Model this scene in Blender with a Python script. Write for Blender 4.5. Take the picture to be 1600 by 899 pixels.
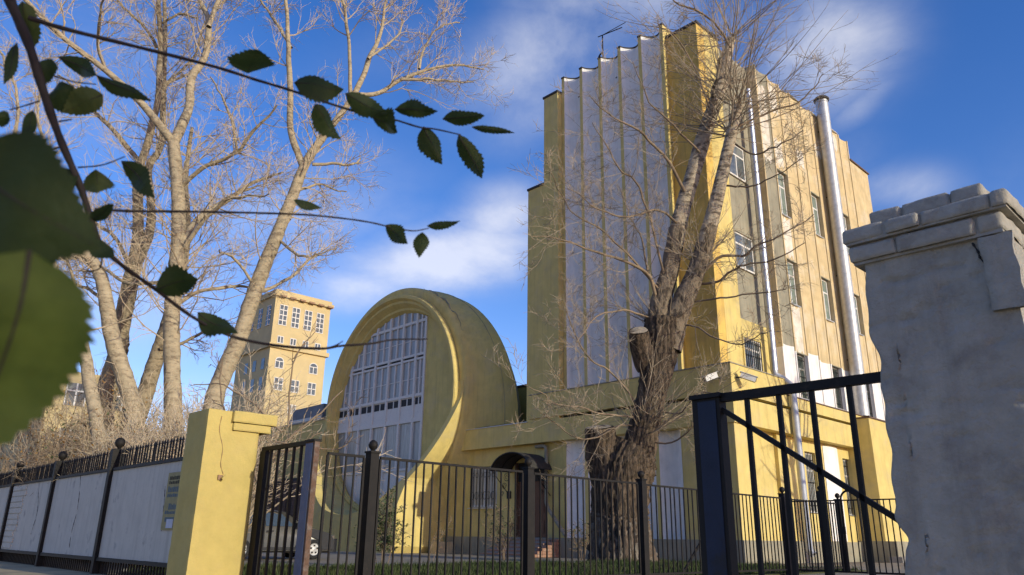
import bpy, math, random
import numpy as np
from mathutils import Matrix, Vector
for o in list(bpy.data.objects): bpy.data.objects.remove(o)
S = bpy.context.scene; COL = S.collection
random.seed(5); RNG = np.random.default_rng(5)

# ------------------------------------------------------------ camera, sky, sun, exposure
# axes: X runs along the sunlit side of the office, Y along its shaded fluted front, Z up; metres
F, PITCH, ROLL, YAW, EYE = 1184.57, 0.319463, 0.0146529, 0.765698, 0.75
def _basis():
    fw = np.array([0, math.cos(PITCH), math.sin(PITCH)]); u = np.array([0, -math.sin(PITCH), math.cos(PITCH)]); x = np.array([1., 0, 0])
    xr = math.cos(ROLL)*x+math.sin(ROLL)*u; ur = -math.sin(ROLL)*x+math.cos(ROLL)*u
    B = np.array([[math.cos(YAW), math.sin(YAW), 0], [-math.sin(YAW), math.cos(YAW), 0], [0, 0, 1]])
    return B@xr, B@ur, B@fw
XR, UR, FW = _basis()
HD = np.array([math.sin(YAW), math.cos(YAW), 0.])
CAM = np.array([0, 0, EYE])
cam = bpy.data.cameras.new('camera'); camo = bpy.data.objects.new('camera', cam); COL.objects.link(camo)
M = Matrix.Identity(4)
for i in range(3):
    M[i][0] = XR[i]; M[i][1] = UR[i]; M[i][2] = -FW[i]; M[i][3] = CAM[i]
camo.matrix_world = M
cam.sensor_width = 36; cam.lens = F/1600*36; cam.clip_start = .02; cam.clip_end = 3000
cam.dof.use_dof = True; cam.dof.focus_distance = 24; cam.dof.aperture_fstop = 11
S.camera = camo

SUN_EL, SUN_AZ = math.radians(15), math.radians(3.5)
SDIR = Vector((math.sin(SUN_AZ)*math.cos(SUN_EL), -math.cos(SUN_AZ)*math.cos(SUN_EL), math.sin(SUN_EL)))
sl = bpy.data.lights.new('sun', 'SUN'); sl.energy = 2.5; sl.angle = math.radians(.5); sl.color = (1, .945, .74)
so = bpy.data.objects.new('sun', sl); COL.objects.link(so); so.location = (0, -20, 60)
so.rotation_euler = SDIR.to_track_quat('Z', 'Y').to_euler()

def ray(x, y): return XR*(x-800)/F-UR*(y-449.5)/F+FW
def at(x, y, d): return CAM+ray(x, y)*d                       # d = depth along the view axis
def atH(x, y, h):                                             # h = horizontal distance along the heading
    r = ray(x, y); return CAM+r*(h/(r@HD))
def onX(x, y, c): d = ray(x, y); return CAM+d*c/d[0]
def onY(x, y, c): d = ray(x, y); return CAM+d*c/d[1]

W = bpy.data.worlds.new('World'); S.world = W; W.use_nodes = True
nt = W.node_tree; nt.nodes.clear()
def nn(t, **k):
    n = nt.nodes.new(t)
    for a, b in k.items():
        if a.startswith('i_'): n.inputs[int(a[2:])].default_value = b
        else: setattr(n, a, b)
    return n
def L(a, b): nt.links.new(a, b)
sky = nn('ShaderNodeTexSky', sky_type='NISHITA', sun_disc=False, sun_elevation=SUN_EL, sun_rotation=math.atan2(SDIR.x, SDIR.y), air_density=1.0, dust_density=.4, ozone_density=2.6, altitude=150)
tc = nn('ShaderNodeTexCoord')
hs = nn('ShaderNodeHueSaturation'); hs.inputs['Saturation'].default_value = 1.40; hs.inputs['Value'].default_value = .98
tint = nn('ShaderNodeMixRGB', blend_type='MULTIPLY'); tint.inputs[0].default_value = 1; tint.inputs[2].default_value = (1.26, .99, 1.06, 1); L(sky.outputs[0], tint.inputs[1]); L(tint.outputs[0], hs.inputs['Color'])
def math_(op, a, b=None, c=None):
    n = nn('ShaderNodeMath', operation=op)
    for i, v in enumerate((a, b, c)):
        if v is None: continue
        if isinstance(v, (int, float)): n.inputs[i].default_value = v
        else: L(v, n.inputs[i])
    return n.outputs[0]
# cloud banks: soft blobs on the sky's directions, broken up by noise
def blob(x, y, rx, ry, tilt=0):
    c = ray(x, y); c = c/np.linalg.norm(c)
    u = XR-c*(XR@c); u /= np.linalg.norm(u); v = np.cross(u, c); v = v if v[2] > 0 else -v
    ct, st = math.cos(tilt), math.sin(tilt); u2 = u*ct+v*st; v2 = -u*st+v*ct
    out = []
    for w_, r_ in ((u2, rx), (v2, ry)):
        n = nn('ShaderNodeVectorMath', operation='DOT_PRODUCT'); L(tc.outputs['Generated'], n.inputs[0]); n.inputs[1].default_value = tuple(w_/(r_/F))
        out.append(math_('POWER', math_('ABSOLUTE', n.outputs['Value']), 2))
    n = nn('ShaderNodeVectorMath', operation='DOT_PRODUCT'); L(tc.outputs['Generated'], n.inputs[0]); n.inputs[1].default_value = tuple(c)
    front = math_('GREATER_THAN', n.outputs['Value'], 0)
    g = math_('EXPONENT', math_('MULTIPLY', math_('ADD', out[0], out[1]), -1))
    return math_('MULTIPLY', g, front)
blobs = [(700, 405, 170, 62, .18, 1.1), (570, 450, 120, 42, .1, .8), (780, 345, 110, 60, .3, .8), (880, 70, 190, 95, .5, .62), (960, 0, 160, 70, .0, .7), (830, 170, 120, 80, .3, .4), (620, 340, 110, 40, .1, .35),
         (1285, 70, 110, 100, .6, .75), (1345, 165, 26, 75, -.75, .42), (1400, 295, 85, 40, .1, .52), (1150, 40, 160, 60, .2, .4), (480, 330, 200, 120, .1, .42), (150, 120, 220, 150, 0, .32), (210, 470, 260, 120, 0, .42), (600, 80, 170, 70, .3, .22), (1330, 250, 60, 60, .4, .3)]
tot = None
for b in blobs:
    v = math_('MULTIPLY', blob(*b[:5]), b[5]); tot = v if tot is None else math_('MAXIMUM', tot, v)
mp = nn('ShaderNodeMapping'); mp.inputs['Scale'].default_value = (1, 1, 1.6); L(tc.outputs['Generated'], mp.inputs[0])
nz = nn('ShaderNodeTexNoise'); nz.inputs['Scale'].default_value = 5.2; nz.inputs['Detail'].default_value = 12; nz.inputs['Roughness'].default_value = .6; nz.inputs['Distortion'].default_value = .2
L(mp.outputs[0], nz.inputs['Vector'])
nz2 = nn('ShaderNodeTexNoise'); nz2.inputs['Scale'].default_value = 2.1; nz2.inputs['Detail'].default_value = 6; L(mp.outputs[0], nz2.inputs['Vector'])
base_c = math_('MULTIPLY', math_('SUBTRACT', nz2.outputs[0], .45), 2.0)
base_c = math_('MAXIMUM', base_c, 0)
mask = math_('MULTIPLY', math_('MAXIMUM', tot, math_('MULTIPLY', base_c, .62)), math_('MULTIPLY_ADD', math_('SUBTRACT', nz.outputs[0], .5), 2.3, 1.0))
mr = nn('ShaderNodeMapRange', interpolation_type='SMOOTHSTEP'); L(mask, mr.inputs[0]); mr.inputs[1].default_value = .02; mr.inputs[2].default_value = 1.0; mr.inputs[3].default_value = 0; mr.inputs[4].default_value = .60
cl = nn('ShaderNodeMixRGB'); cl.inputs[1].default_value = (2.7, 2.95, 3.7, 1); cl.inputs[2].default_value = (5.3, 5.2, 5.2, 1); L(mask, cl.inputs[0])
mx = nn('ShaderNodeMixRGB'); L(mr.outputs[0], mx.inputs[0]); L(hs.outputs[0], mx.inputs[1]); L(cl.outputs[0], mx.inputs[2])
bg = nn('ShaderNodeBackground'); bg.inputs[1].default_value = .15; L(mx.outputs[0], bg.inputs[0])
wo = nn('ShaderNodeOutputWorld'); L(bg.outputs[0], wo.inputs[0])
S.view_settings.view_transform = 'Standard'; S.view_settings.look = 'None'; S.view_settings.exposure = .50; S.view_settings.gamma = 1
S.render.engine = 'CYCLES'
try:
    S.cycles.use_denoising = True; S.cycles.max_bounces = 6
except Exception: pass

# ------------------------------------------------------------ helpers
WL = {}                                                       # object -> world location
class Geo:
    def __init__(s): s.v = []; s.f = []; s.n = 0
    def add(s, v, f):
        v = np.asarray(v, float).reshape(-1, 3); s.v.append(v)
        for q in ([f] if isinstance(f, np.ndarray) else [np.asarray(f)] if len(set(map(len, f))) == 1 else [np.asarray([g for g in f if len(g) == k]) for k in sorted(set(map(len, f)))]):
            s.f.append(q+s.n)
        s.n += len(v); return s
    def box(s, x0, x1, y0, y1, z0, z1):
        v = [(x, y, z) for z in (z0, z1) for y in (y0, y1) for x in (x0, x1)]
        return s.add(v, np.array([(0, 2, 3, 1), (4, 5, 7, 6), (0, 1, 5, 4), (2, 6, 7, 3), (0, 4, 6, 2), (1, 3, 7, 5)]))
    def obox(s, a, b, w, h, up=(0, 0, 1)):                    # bar from a to b, w across, h along up
        a = np.array(a, float); b = np.array(b, float); t = (b-a)/np.linalg.norm(b-a); up = np.array(up, float)
        r = np.cross(t, up); r /= np.linalg.norm(r); u = np.cross(r, t)
        v = [p+r*i*w/2+u*j*h/2 for p in (a, b) for j in (-1, 1) for i in (-1, 1)]
        return s.add(v, np.array([(0, 2, 3, 1), (4, 5, 7, 6), (0, 1, 5, 4), (2, 6, 7, 3), (0, 4, 6, 2), (1, 3, 7, 5)]))
    def prism(s, poly, axis, a, b):                           # poly of 2-d points extruded along axis 0/1/2 from a to b
        n = len(poly); v = []
        for c in (a, b):
            for p in poly: q = list(p); q.insert(axis, c); v.append(q)
        f4 = [(i, (i+1) % n, (i+1) % n+n, i+n) for i in range(n)]
        s.add(v, np.array(f4)); s.f.append(np.array([list(range(n-1, -1, -1))])+s.n-2*n); s.f.append(np.array([list(range(n, 2*n))])+s.n-2*n); return s
    def grid(s, P):                                           # P (n, m, 3) sheet of quads
        P = np.asarray(P, float); n, m = P.shape[:2]; i = np.arange(n*m).reshape(n, m)
        q = np.stack([i[:-1, :-1], i[1:, :-1], i[1:, 1:], i[:-1, 1:]], -1).reshape(-1, 4); return s.add(P.reshape(-1, 3), q)
    def lathe(s, c, prof, n=16):                              # prof (r, z) about a vertical axis at c
        a = np.linspace(0, 2*math.pi, n+1); P = np.array([[(c[0]+r*math.cos(t), c[1]+r*math.sin(t), c[2]+z) for t in a] for r, z in prof]); return s.grid(P)
    def tubes(s, P, R, k=3):                                  # many tubes at once: P (N, S, 3), R (N, S)
        P = np.asarray(P, float); R = np.asarray(R, float)
        if P.ndim == 2: P = P[None]; R = R[None]
        N, Sg = P.shape[:2]
        T = np.gradient(P, axis=1); T /= np.linalg.norm(T, axis=2, keepdims=True)+1e-9
        D = P[:, -1]-P[:, 0]; ref = np.eye(3)[np.argmin(np.abs(D), axis=1)][:, None, :]
        U = np.cross(T, np.broadcast_to(ref, T.shape)); U /= np.linalg.norm(U, axis=2, keepdims=True)+1e-9; V = np.cross(T, U)
        a = np.arange(k)*2*math.pi/k
        v = P[:, :, None]+R[:, :, None, None]*(U[:, :, None]*np.cos(a)[None, None, :, None]+V[:, :, None]*np.sin(a)[None, None, :, None])
        i = np.arange(N*Sg*k).reshape(N, Sg, k); j = np.roll(i, -1, axis=2)
        q = np.stack([i[:, :-1], j[:, :-1], j[:, 1:], i[:, 1:]], -1).reshape(-1, 4)
        return s.add(v.reshape(-1, 3), q)
    def cap(s, P, R, k, end=-1): return s
    def mesh(s, name, off=(0, 0, 0), smooth=False):
        me = bpy.data.meshes.new(name); v = np.concatenate(s.v)-np.asarray(off)
        me.vertices.add(len(v)); me.vertices.foreach_set('co', v.astype(np.float32).ravel())
        tot = np.concatenate([np.full(len(q), q.shape[1]) for q in s.f]); lo = np.concatenate([q.ravel() for q in s.f])
        me.loops.add(len(lo)); me.loops.foreach_set('vertex_index', lo.astype(np.int32))
        me.polygons.add(len(tot)); me.polygons.foreach_set('loop_start', np.concatenate([[0], np.cumsum(tot)[:-1]]).astype(np.int32))
        me.update(calc_edges=True); me.polygons.foreach_set('use_smooth', np.full(len(tot), bool(smooth))); me.update(); return me
def props(o, label=None, cat=None, group=None, kind=None):
    for k, v in (('label', label), ('category', cat), ('group', group), ('kind', kind)):
        if v: o[k] = v
    return o
def link(name, data, m, parent, wloc):
    o = bpy.data.objects.new(name, data); COL.objects.link(o); wloc = np.asarray(wloc, float); WL[o.name] = wloc
    if m and data and not data.materials: data.materials.append(m)
    if parent: o.parent = parent; o.location = wloc-WL[parent.name]
    else: o.location = wloc
    return o
def obj(name, g, m, parent=None, smooth=False, loc=None, **k):
    loc = np.array(WL[parent.name] if loc is None and parent else (0, 0, 0) if loc is None else loc, float)
    return props(link(name, g.mesh(name, loc, smooth), m, parent, loc), **k)
def inst(name, me, m, parent, loc, rz=0): o = link(name, me, m, parent, loc); o.rotation_euler.z = rz; return o
def thing(name, loc, label, cat, group=None): return props(link(name, None, None, None, loc), label, cat, group)
def box(name, m, parent, *a, **k): return obj(name, Geo().box(*a), m, parent, **k)
def smoothline(P, n):                                         # Catmull-Rom through the points
    P = np.asarray(P, float); Q = np.concatenate([[2*P[0]-P[1]], P, [2*P[-1]-P[-2]]]); t = np.linspace(0, len(P)-1-1e-6, n); i = t.astype(int); f = (t-i)[:, None]
    a, b, c, d = Q[i], Q[i+1], Q[i+2], Q[i+3]
    return .5*(2*b+(c-a)*f+(2*a-5*b+4*c-d)*f**2+(3*b-a-3*c+d)*f**3)

# ------------------------------------------------------------ materials
def material(name, base, rough=.85, var=.18, scale=3., alt=None, alt_amt=.5, alt_scale=1.2, streak=0, bump=.3, bscale=40., metal=0, spec=.3, zmap=(1, 1, 1), bdist=.01, alt_thr=(.5, .68)):
    m = bpy.data.materials.new(name); m.use_nodes = True; t = m.node_tree; N = t.nodes; p = N['Principled BSDF']; lk = t.links.new
    p.inputs['Roughness'].default_value = rough; p.inputs['Metallic'].default_value = metal; p.inputs['Specular IOR Level'].default_value = spec
    co = N.new('ShaderNodeTexCoord'); mpn = N.new('ShaderNodeMapping'); mpn.inputs['Scale'].default_value = zmap; lk(co.outputs['Object'], mpn.inputs[0])
    def noise(sc, det=6, r=.6):
        n = N.new('ShaderNodeTexNoise'); n.inputs['Scale'].default_value = sc; n.inputs['Detail'].default_value = det; n.inputs['Roughness'].default_value = r; lk(mpn.outputs[0], n.inputs['Vector']); return n
    def rng(src, a, b, c, d):
        n = N.new('ShaderNodeMapRange'); n.inputs[1].default_value = a; n.inputs[2].default_value = b; n.inputs[3].default_value = c; n.inputs[4].default_value = d; lk(src, n.inputs[0]); return n.outputs[0]
    col = N.new('ShaderNodeMixRGB'); col.blend_type = 'MULTIPLY'; col.inputs[0].default_value = 1; col.inputs[1].default_value = (*base, 1)
    lk(rng(noise(scale).outputs[0], .3, .7, 1-var, 1+var*.6), col.inputs[2]); out = col.outputs[0]
    if alt:
        mx = N.new('ShaderNodeMixRGB'); lk(rng(noise(alt_scale, 8, .65).outputs[0], alt_thr[0], alt_thr[1], 0, alt_amt), mx.inputs[0]); lk(out, mx.inputs[1]); mx.inputs[2].default_value = (*alt, 1); out = mx.outputs[0]
    if streak:
        ms = N.new('ShaderNodeMapping'); ms.inputs['Scale'].default_value = (4, 4, .22); lk(co.outputs['Object'], ms.inputs[0])
        n = N.new('ShaderNodeTexNoise'); n.inputs['Scale'].default_value = 1.6; n.inputs['Detail'].default_value = 8; n.inputs['Roughness'].default_value = .7; lk(ms.outputs[0], n.inputs['Vector'])
        mx = N.new('ShaderNodeMixRGB'); mx.blend_type = 'MULTIPLY'; mx.inputs[0].default_value = 1; lk(out, mx.inputs[1]); lk(rng(n.outputs[0], .5, .75, 1, 1-streak), mx.inputs[2]); out = mx.outputs[0]
    lk(out, p.inputs['Base Color'])
    if bump:
        b = N.new('ShaderNodeBump'); b.inputs['Strength'].default_value = bump; b.inputs['Distance'].default_value = bdist; lk(noise(bscale, 8, .65).outputs[0], b.inputs['Height']); lk(b.outputs[0], p.inputs['Normal'])
    return m
MT = dict(
 yellow=material('yellow_plaster', (.67, .525, .185), .9, .14, 1.5, alt=(.54, .44, .25), alt_amt=.45, alt_scale=1.1, streak=.2, bump=.35, bscale=18),
 ygate=material('yellow_gate_paint', (.53, .41, .13), .85, .10, 4, alt=(.50, .38, .14), alt_amt=.4, alt_scale=5, bump=.5, bscale=22, bdist=.012),
 beige=material('bare_ochre_plaster', (.62, .48, .26), .92, .18, 1.3, alt=(.70, .62, .47), alt_amt=.55, alt_scale=.8, streak=.32, bump=.4, bscale=15),
 patch=material('pale_bare_undercoat', (.70, .64, .53), .92, .25, 2.5, alt=(.58, .46, .28), alt_amt=.8, alt_scale=2.2, bump=.4, bscale=15),
 gold=material('golden_plaster', (.70, .47, .12), .9, .2, 1.2, alt=(.50, .33, .12), alt_amt=.6, alt_scale=.9, streak=.35, bump=.5, bscale=18),
 grey=material('grey_cement_render', (.30, .275, .20), .93, .2, 1.2, alt=(.42, .37, .25), alt_amt=.6, alt_scale=.9, streak=.3, bump=.4, bscale=16),
 white=material('white_plaster', (.86, .82, .76), .88, .10, 2.0, alt=(.56, .54, .50), alt_amt=.4, alt_scale=1.3, streak=.22, bump=.3, bscale=20, alt_thr=(.56, .75)),
 whitewall=material('white_wall_paint', (.57, .535, .455), .88, .10, 2.4, alt=(.30, .28, .25), alt_amt=.75, alt_scale=2.4, streak=.24, bump=.8, bscale=16, alt_thr=(.58, .68)),
 pier=material('pale_brick_render', (.45, .42, .36), .92, .2, 6, alt=(.24, .22, .19), alt_amt=.6, alt_scale=3.6, streak=.22, bump=1, bscale=34, bdist=.03, alt_thr=(.54, .70)),
 pierbrick=material('painted_brick', (.38, .35, .295), .93, .16, 9, alt=(.22, .20, .17), alt_amt=.6, alt_scale=8, bump=1.0, bscale=26, bdist=.012),
 darkedge=material('tarred_roof_edge', (.055, .05, .045), .8, .3, 6),
 metal=material('black_iron', (.014, .012, .010), .65, .3, 8, alt=(.06, .042, .03), alt_amt=.5, alt_scale=9, bump=.2, spec=.25, alt_thr=(.6, .75)),
 rust=material('rusty_steel', (.13, .075, .05), .75, .3, 12, alt=(.22, .2, .18), alt_amt=.5, alt_scale=10),
 bluepost=material('dark_blue_paint', (.008, .016, .04), .5, .22, 6, alt=(.012, .012, .014), alt_amt=.85, alt_scale=3.4, bump=.2, spec=.3, alt_thr=(.5, .62)),
 bluepost2=material('faded_blue_paint', (.06, .10, .19), .5, .2, 7, alt=(.14, .09, .07), alt_amt=.6, alt_scale=7, alt_thr=(.6, .7)),
 glass=material('window_glass', (.10, .115, .12), .12, .35, 1.6, alt=(.26, .27, .25), alt_amt=.7, alt_scale=1.4, bump=.05, bscale=2, spec=.6),
 glassb=material('curtained_glass', (.33, .335, .32), .25, .3, 2.2, alt=(.45, .46, .44), alt_amt=.7, alt_scale=2.6, bump=.05, bscale=2, spec=.5, zmap=(1, 5, .4)),
 glassg=material('green_tinted_glass', (.20, .25, .21), .15, .3, 1.6, alt=(.38, .40, .33), alt_amt=.7, alt_scale=1.7, bump=.05, bscale=2, spec=.6),
 frame=material('white_window_paint', (.74, .71, .65), .6, .12, 6, alt=(.42, .42, .41), alt_amt=.5, alt_scale=6),
 dark=material('dark_void', (.03, .03, .032), .7, .2, 3),
 wood=material('brown_door', (.16, .075, .04), .55, .25, 5, zmap=(3, 3, .4)),
 brick=material('worn_red_brick', (.34, .19, .13), .9, .25, 7, alt=(.45, .40, .33), alt_amt=.5, alt_scale=5, bump=.6),
 steel=material('bright_sheet_steel', (.55, .55, .55), .42, .16, 3, metal=1, bump=.12, bscale=5, spec=.5),
 zinc=material('dull_zinc', (.50, .50, .49), .5, .18, 5, metal=.55, bump=.1),
 ground=material('earthy_asphalt', (.24, .195, .145), .95, .28, .9, alt=(.24, .205, .15), alt_amt=.6, alt_scale=.5, bump=.6, bscale=12),
 path=material('dusty_asphalt', (.28, .24, .18), .95, .2, 1.2, alt=(.27, .24, .19), alt_amt=.6, alt_scale=.7, bump=.5, bscale=14),
 pave=material('sandy_pavement', (.45, .36, .2), .95, .2, 1.5, alt=(.17, .15, .11), alt_amt=.6, alt_scale=1.0, bump=.5, bscale=14),
 soil=material('dark_turf_soil', (.06, .065, .028), .97, .3, 2, bump=.8),
 grass=material('grass_blades', (.055, .078, .022), .9, .5, 1.5, alt=(.10, .095, .04), alt_amt=.7, alt_scale=.9, bump=0),
 kerb=material('concrete_kerb', (.30, .285, .26), .93, .2, 4, bump=.5),
 barkbig=material('furrowed_bark', (.15, .11, .075), .95, .34, 5, alt=(.04, .03, .022), alt_amt=.95, alt_scale=11, bump=1.0, bscale=16, bdist=.08, zmap=(1, 1, .13), alt_thr=(.46, .58)),
 barkmid=material('middle_bark', (.27, .21, .145), .94, .32, 5, alt=(.06, .046, .034), alt_amt=.9, alt_scale=5, bump=1, bscale=11, bdist=.06, zmap=(1, 1, .55), alt_thr=(.47, .58)),
 barkup=material('upper_bark', (.44, .36, .25), .93, .3, 4, alt=(.09, .068, .048), alt_amt=.85, alt_scale=2.2, bump=1, bscale=7, bdist=.05, zmap=(1, 1, 2.4), alt_thr=(.50, .57)),
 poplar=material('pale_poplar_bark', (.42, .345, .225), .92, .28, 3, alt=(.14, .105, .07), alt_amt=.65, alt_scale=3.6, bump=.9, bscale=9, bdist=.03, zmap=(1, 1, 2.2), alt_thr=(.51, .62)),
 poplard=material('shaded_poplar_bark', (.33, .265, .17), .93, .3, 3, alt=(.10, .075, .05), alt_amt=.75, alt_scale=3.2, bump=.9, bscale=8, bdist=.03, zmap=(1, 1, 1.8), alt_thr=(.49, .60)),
 twig=material('pale_twig', (.50, .40, .27), .9, .3, 1.2, bump=0),
 twigd=material('brown_twig', (.25, .185, .12), .9, .3, 1.2, bump=0),
 curtain=material('pale_curtain_behind_glass', (.50, .48, .42), .3, .3, 2.5, alt=(.18, .18, .17), alt_amt=.8, alt_scale=2.2, bump=.05, spec=.5, zmap=(1, 4, .3)),
 twigm=material('grey_brown_twig', (.34, .27, .185), .9, .3, 1.2, bump=0),
 limew=material('flaking_limewash', (.27, .24, .195), .95, .3, 6, alt=(.12, .09, .065), alt_amt=1, alt_scale=5, bump=1, bscale=10, bdist=.04, zmap=(1, 1, .25), alt_thr=(.36, .50)),
 leaf=material('elm_leaf', (.028, .042, .014), .55, .3, 60, alt=(.05, .06, .018), alt_amt=.6, alt_scale=14, bump=.6, bscale=160, bdist=.002, spec=.2),
 leafy=material('yellowing_leaf', (.085, .10, .03), .55, .3, 60, alt=(.045, .065, .02), alt_amt=.6, alt_scale=16, bump=.6, bscale=160, bdist=.002, spec=.2),
 leafg=material('green_elm_leaf', (.16, .20, .04), .55, .45, 25, alt=(.045, .065, .016), alt_amt=.8, alt_scale=14, bump=.5, bscale=90, bdist=.002, spec=.2),
 stem=material('dark_elm_twig', (.035, .026, .022), .8, .3, 60, bump=.5, bscale=200, bdist=.001),
 carpaint=material('silver_grey_paint', (.20, .195, .18), .35, .06, 2, metal=.35, bump=0, spec=.5),
 carblack=material('black_plastic', (.022, .023, .026), .5, .2, 5),
 tyre=material('tyre_rubber', (.02, .02, .02), .85, .2, 9),
 carglass=material('car_glass', (.05, .07, .085), .06, .2, 2, bump=0, spec=.7),
 firey=material('sunny_yellow_render', (.58, .46, .235), .92, .12, .5, alt=(.50, .40, .23), alt_amt=.5, alt_scale=.35, bump=.3, bscale=6),
 roofgrey=material('grey_sheet_roof', (.17, .18, .20), .6, .25, 1.5, metal=.2),
 brickfar=material('brown_brick_wall', (.33, .20, .12), .92, .25, 3, alt=(.23, .13, .085), alt_amt=.6, alt_scale=1.5),
 poster=material('faded_yellow_paper', (.36, .31, .15), .9, .15, 9, alt=(.25, .22, .12), alt_amt=.5, alt_scale=8),
 inkblue=material('faded_blue_print', (.13, .17, .18), .9, .2, 20), ink=material('dark_print', (.075, .065, .04), .9, .2, 20), paper=material('white_paper', (.55, .56, .62), .9, .1, 9),
 olive=material('olive_render', (.36, .33, .11), .92, .15, 1.2, streak=.2),
 orange=material('orange_leaf', (.30, .16, .04), .8, .4, 3, bump=0),
 greenleaf=material('shrub_leaf', (.07, .095, .03), .7, .4, 3, bump=0), camwhite=material('camera_housing', (.62, .61, .58), .5, .1, 4), red=material('faded_red', (.28, .045, .03), .7, .2, 5))
# a leaf lets a little light through
for k in ('leaf', 'leafy', 'leafg'):
    p = MT[k].node_tree.nodes['Principled BSDF']
    p.inputs['Transmission Weight'].default_value = 0.0
    tr = MT[k].node_tree.nodes.new('ShaderNodeBsdfTranslucent'); tr.inputs[0].default_value = (.10, .13, .02, 1)
    mxs = MT[k].node_tree.nodes.new('ShaderNodeMixShader'); mxs.inputs[0].default_value = .3 if k != 'leafg' else .6
    out = MT[k].node_tree.nodes['Material Output']; MT[k].node_tree.links.new(p.outputs[0], mxs.inputs[1]); MT[k].node_tree.links.new(tr.outputs[0], mxs.inputs[2]); MT[k].node_tree.links.new(mxs.outputs[0], out.inputs[0])

# ------------------------------------------------------------ the ground
g = Geo().grid([[(x, y, -.03) for y in np.linspace(-900, 900, 40)] for x in np.linspace(-900, 900, 40)])
obj('ground', g, MT['ground'], kind='structure')
obj('yard_path', Geo().box(5.3, 60, 17, 60, -.2, -.018), MT['path'], kind='structure')
obj('pavement', Geo().box(-4, 5.2, -14, 60, -.2, .002), MT['pave'], kind='structure')
obj('lawn', Geo().box(5.6, 23.6, 9.6, 16.86, -.2, .02), MT['soil'], kind='structure')
obj('kerb', Geo().box(5.6, 23.6, 16.86, 17.0, -.2, .07), MT['kerb'], kind='structure')
obj('side_road', Geo().box(17, 60, -10, 13.3, -.2, -.012), MT['path'], kind='structure')
nb = 60000
bx = RNG.uniform(5.7, 23.5, nb); by = np.where(RNG.random(nb) < .8, RNG.uniform(12, 16.9, nb), RNG.uniform(9.7, 12, nb)); bh = RNG.uniform(.05, .17, nb); an = RNG.uniform(0, 6.28, nb); wd = RNG.uniform(.008, .02, nb)
clump = np.sin(bx*2.1+by*1.3)+np.sin(bx*.9-by*2.7+1)+RNG.normal(0, .8, nb); bh *= np.clip(.8+.25*clump, .35, 1.7)
b0 = np.stack([bx, by, np.full(nb, .015)], 1); dx = np.stack([np.cos(an), np.sin(an), 0*an], 1)*wd[:, None]
tip = b0+np.stack([RNG.normal(0, .04, nb), RNG.normal(0, .04, nb), bh], 1)
g = Geo().add(np.stack([b0-dx, b0+dx, tip], 1).reshape(-1, 3), np.arange(nb*3).reshape(-1, 3)); obj('grass', g, MT['grass'], kind='stuff')

# ------------------------------------------------------------ the office tower
B = thing('office_building', (26.4, 15.4, 0), 'tall yellow and white office building with scalloped fluted walls behind the massive old tree', 'building')
def scallop(n, d):                                            # one flute: tip half, hollow, tip half
    t = np.linspace(0, 1, n); return t, d*np.sin(math.pi*t)**.75
TIPX, PITCHF, FY0 = 26.15, 1.26, 17.20                        # front flutes run from FY0 up to FY0+5*1.26
FIN = .19
def flute_geo(z0, z1, depth, w, thick=.25, n=13):
    t, s = scallop(n, depth); g = Geo(); yy = FIN/2+t*(w-FIN)
    g.grid([[(s[i], yy[i], z) for z in (z0, (z0+z1)/2, z1)] for i in range(n)])
    g.grid([[(s[i], yy[i], z1), (depth+thick, yy[i], z1)] for i in range(n)]); return g
def fin_geo(z0, z1, depth, w=FIN):
    return Geo().box(0, depth+.2, -w/2, w/2, z0, z1)
Z0, Z1 = 7.0, 24.18
fm = flute_geo(Z0, Z1, .56, PITCHF).mesh('flute', smooth=True); nm = fin_geo(Z0, Z1+.004, .56).mesh('fin'); nmw = fin_geo(Z0, Z1, .42, .12).mesh('fin')
t, s_ = scallop(13, .56)
cg = Geo(); yy = FIN/2+t*(PITCHF-FIN)
for (a, b) in ((-.035, Z1+.0), ):
    cg.grid([[(s_[i]-.03, yy[i], Z1+.002), (s_[i]-.03, yy[i], Z1+.075), (s_[i]+.25, yy[i], Z1+.075)] for i in range(13)])
cgm = cg.mesh('roof_edge')
for i in range(5):
    inst('flute', fm, MT['white'], B, (TIPX, FY0+i*PITCHF, 0)); inst('roof_edge', cgm, MT['darkedge'], B, (TIPX, FY0+i*PITCHF, 0))
for i in range(6):
    inst('fin', nm, MT['yellow'], B, (TIPX, FY0+i*PITCHF, 0)); 
    box('fin_cap', MT['darkedge'], B, TIPX-.04, TIPX+.3, FY0+i*PITCHF-FIN/2-.01, FY0+i*PITCHF+FIN/2+.01, Z1+.006, Z1+.09)
# corner panel and shaded core
box('core_wall', MT['yellow'], B, 27.02, 44.4, 15.92, 23.6, .1, 23.0)
box('corner_panel', MT['gold'], B, 26.40, 27.0, 15.45, 17.14, 7.0, 23.5)
box('corner_pilaster', MT['yellow'], B, 27.003, 28.25, 15.45, 15.9, 7.0, 23.5)
box('corner_cap', MT['darkedge'], B, 26.33, 28.3, 15.38, 17.1, 23.504, 23.62)
box('roof_slab', MT['darkedge'], B, 26.7, 44.3, 15.75, 24.6, 23.0, 23.08)
box('stair_tower', MT['yellow'], B, 25.84, 31, 23.62, 24.60, 6.0, 23.26)
box('stair_cap', MT['darkedge'], B, 25.79, 31, 23.58, 24.66, 23.264, 23.38)
box('stair_wing', MT['yellow'], B, 25.835, 31, 24.603, 25.74, 6.0, 18.18)
box('stair_wing_cap', MT['darkedge'], B, 25.785, 31, 24.61, 25.79, 18.184, 18.30)
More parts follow.
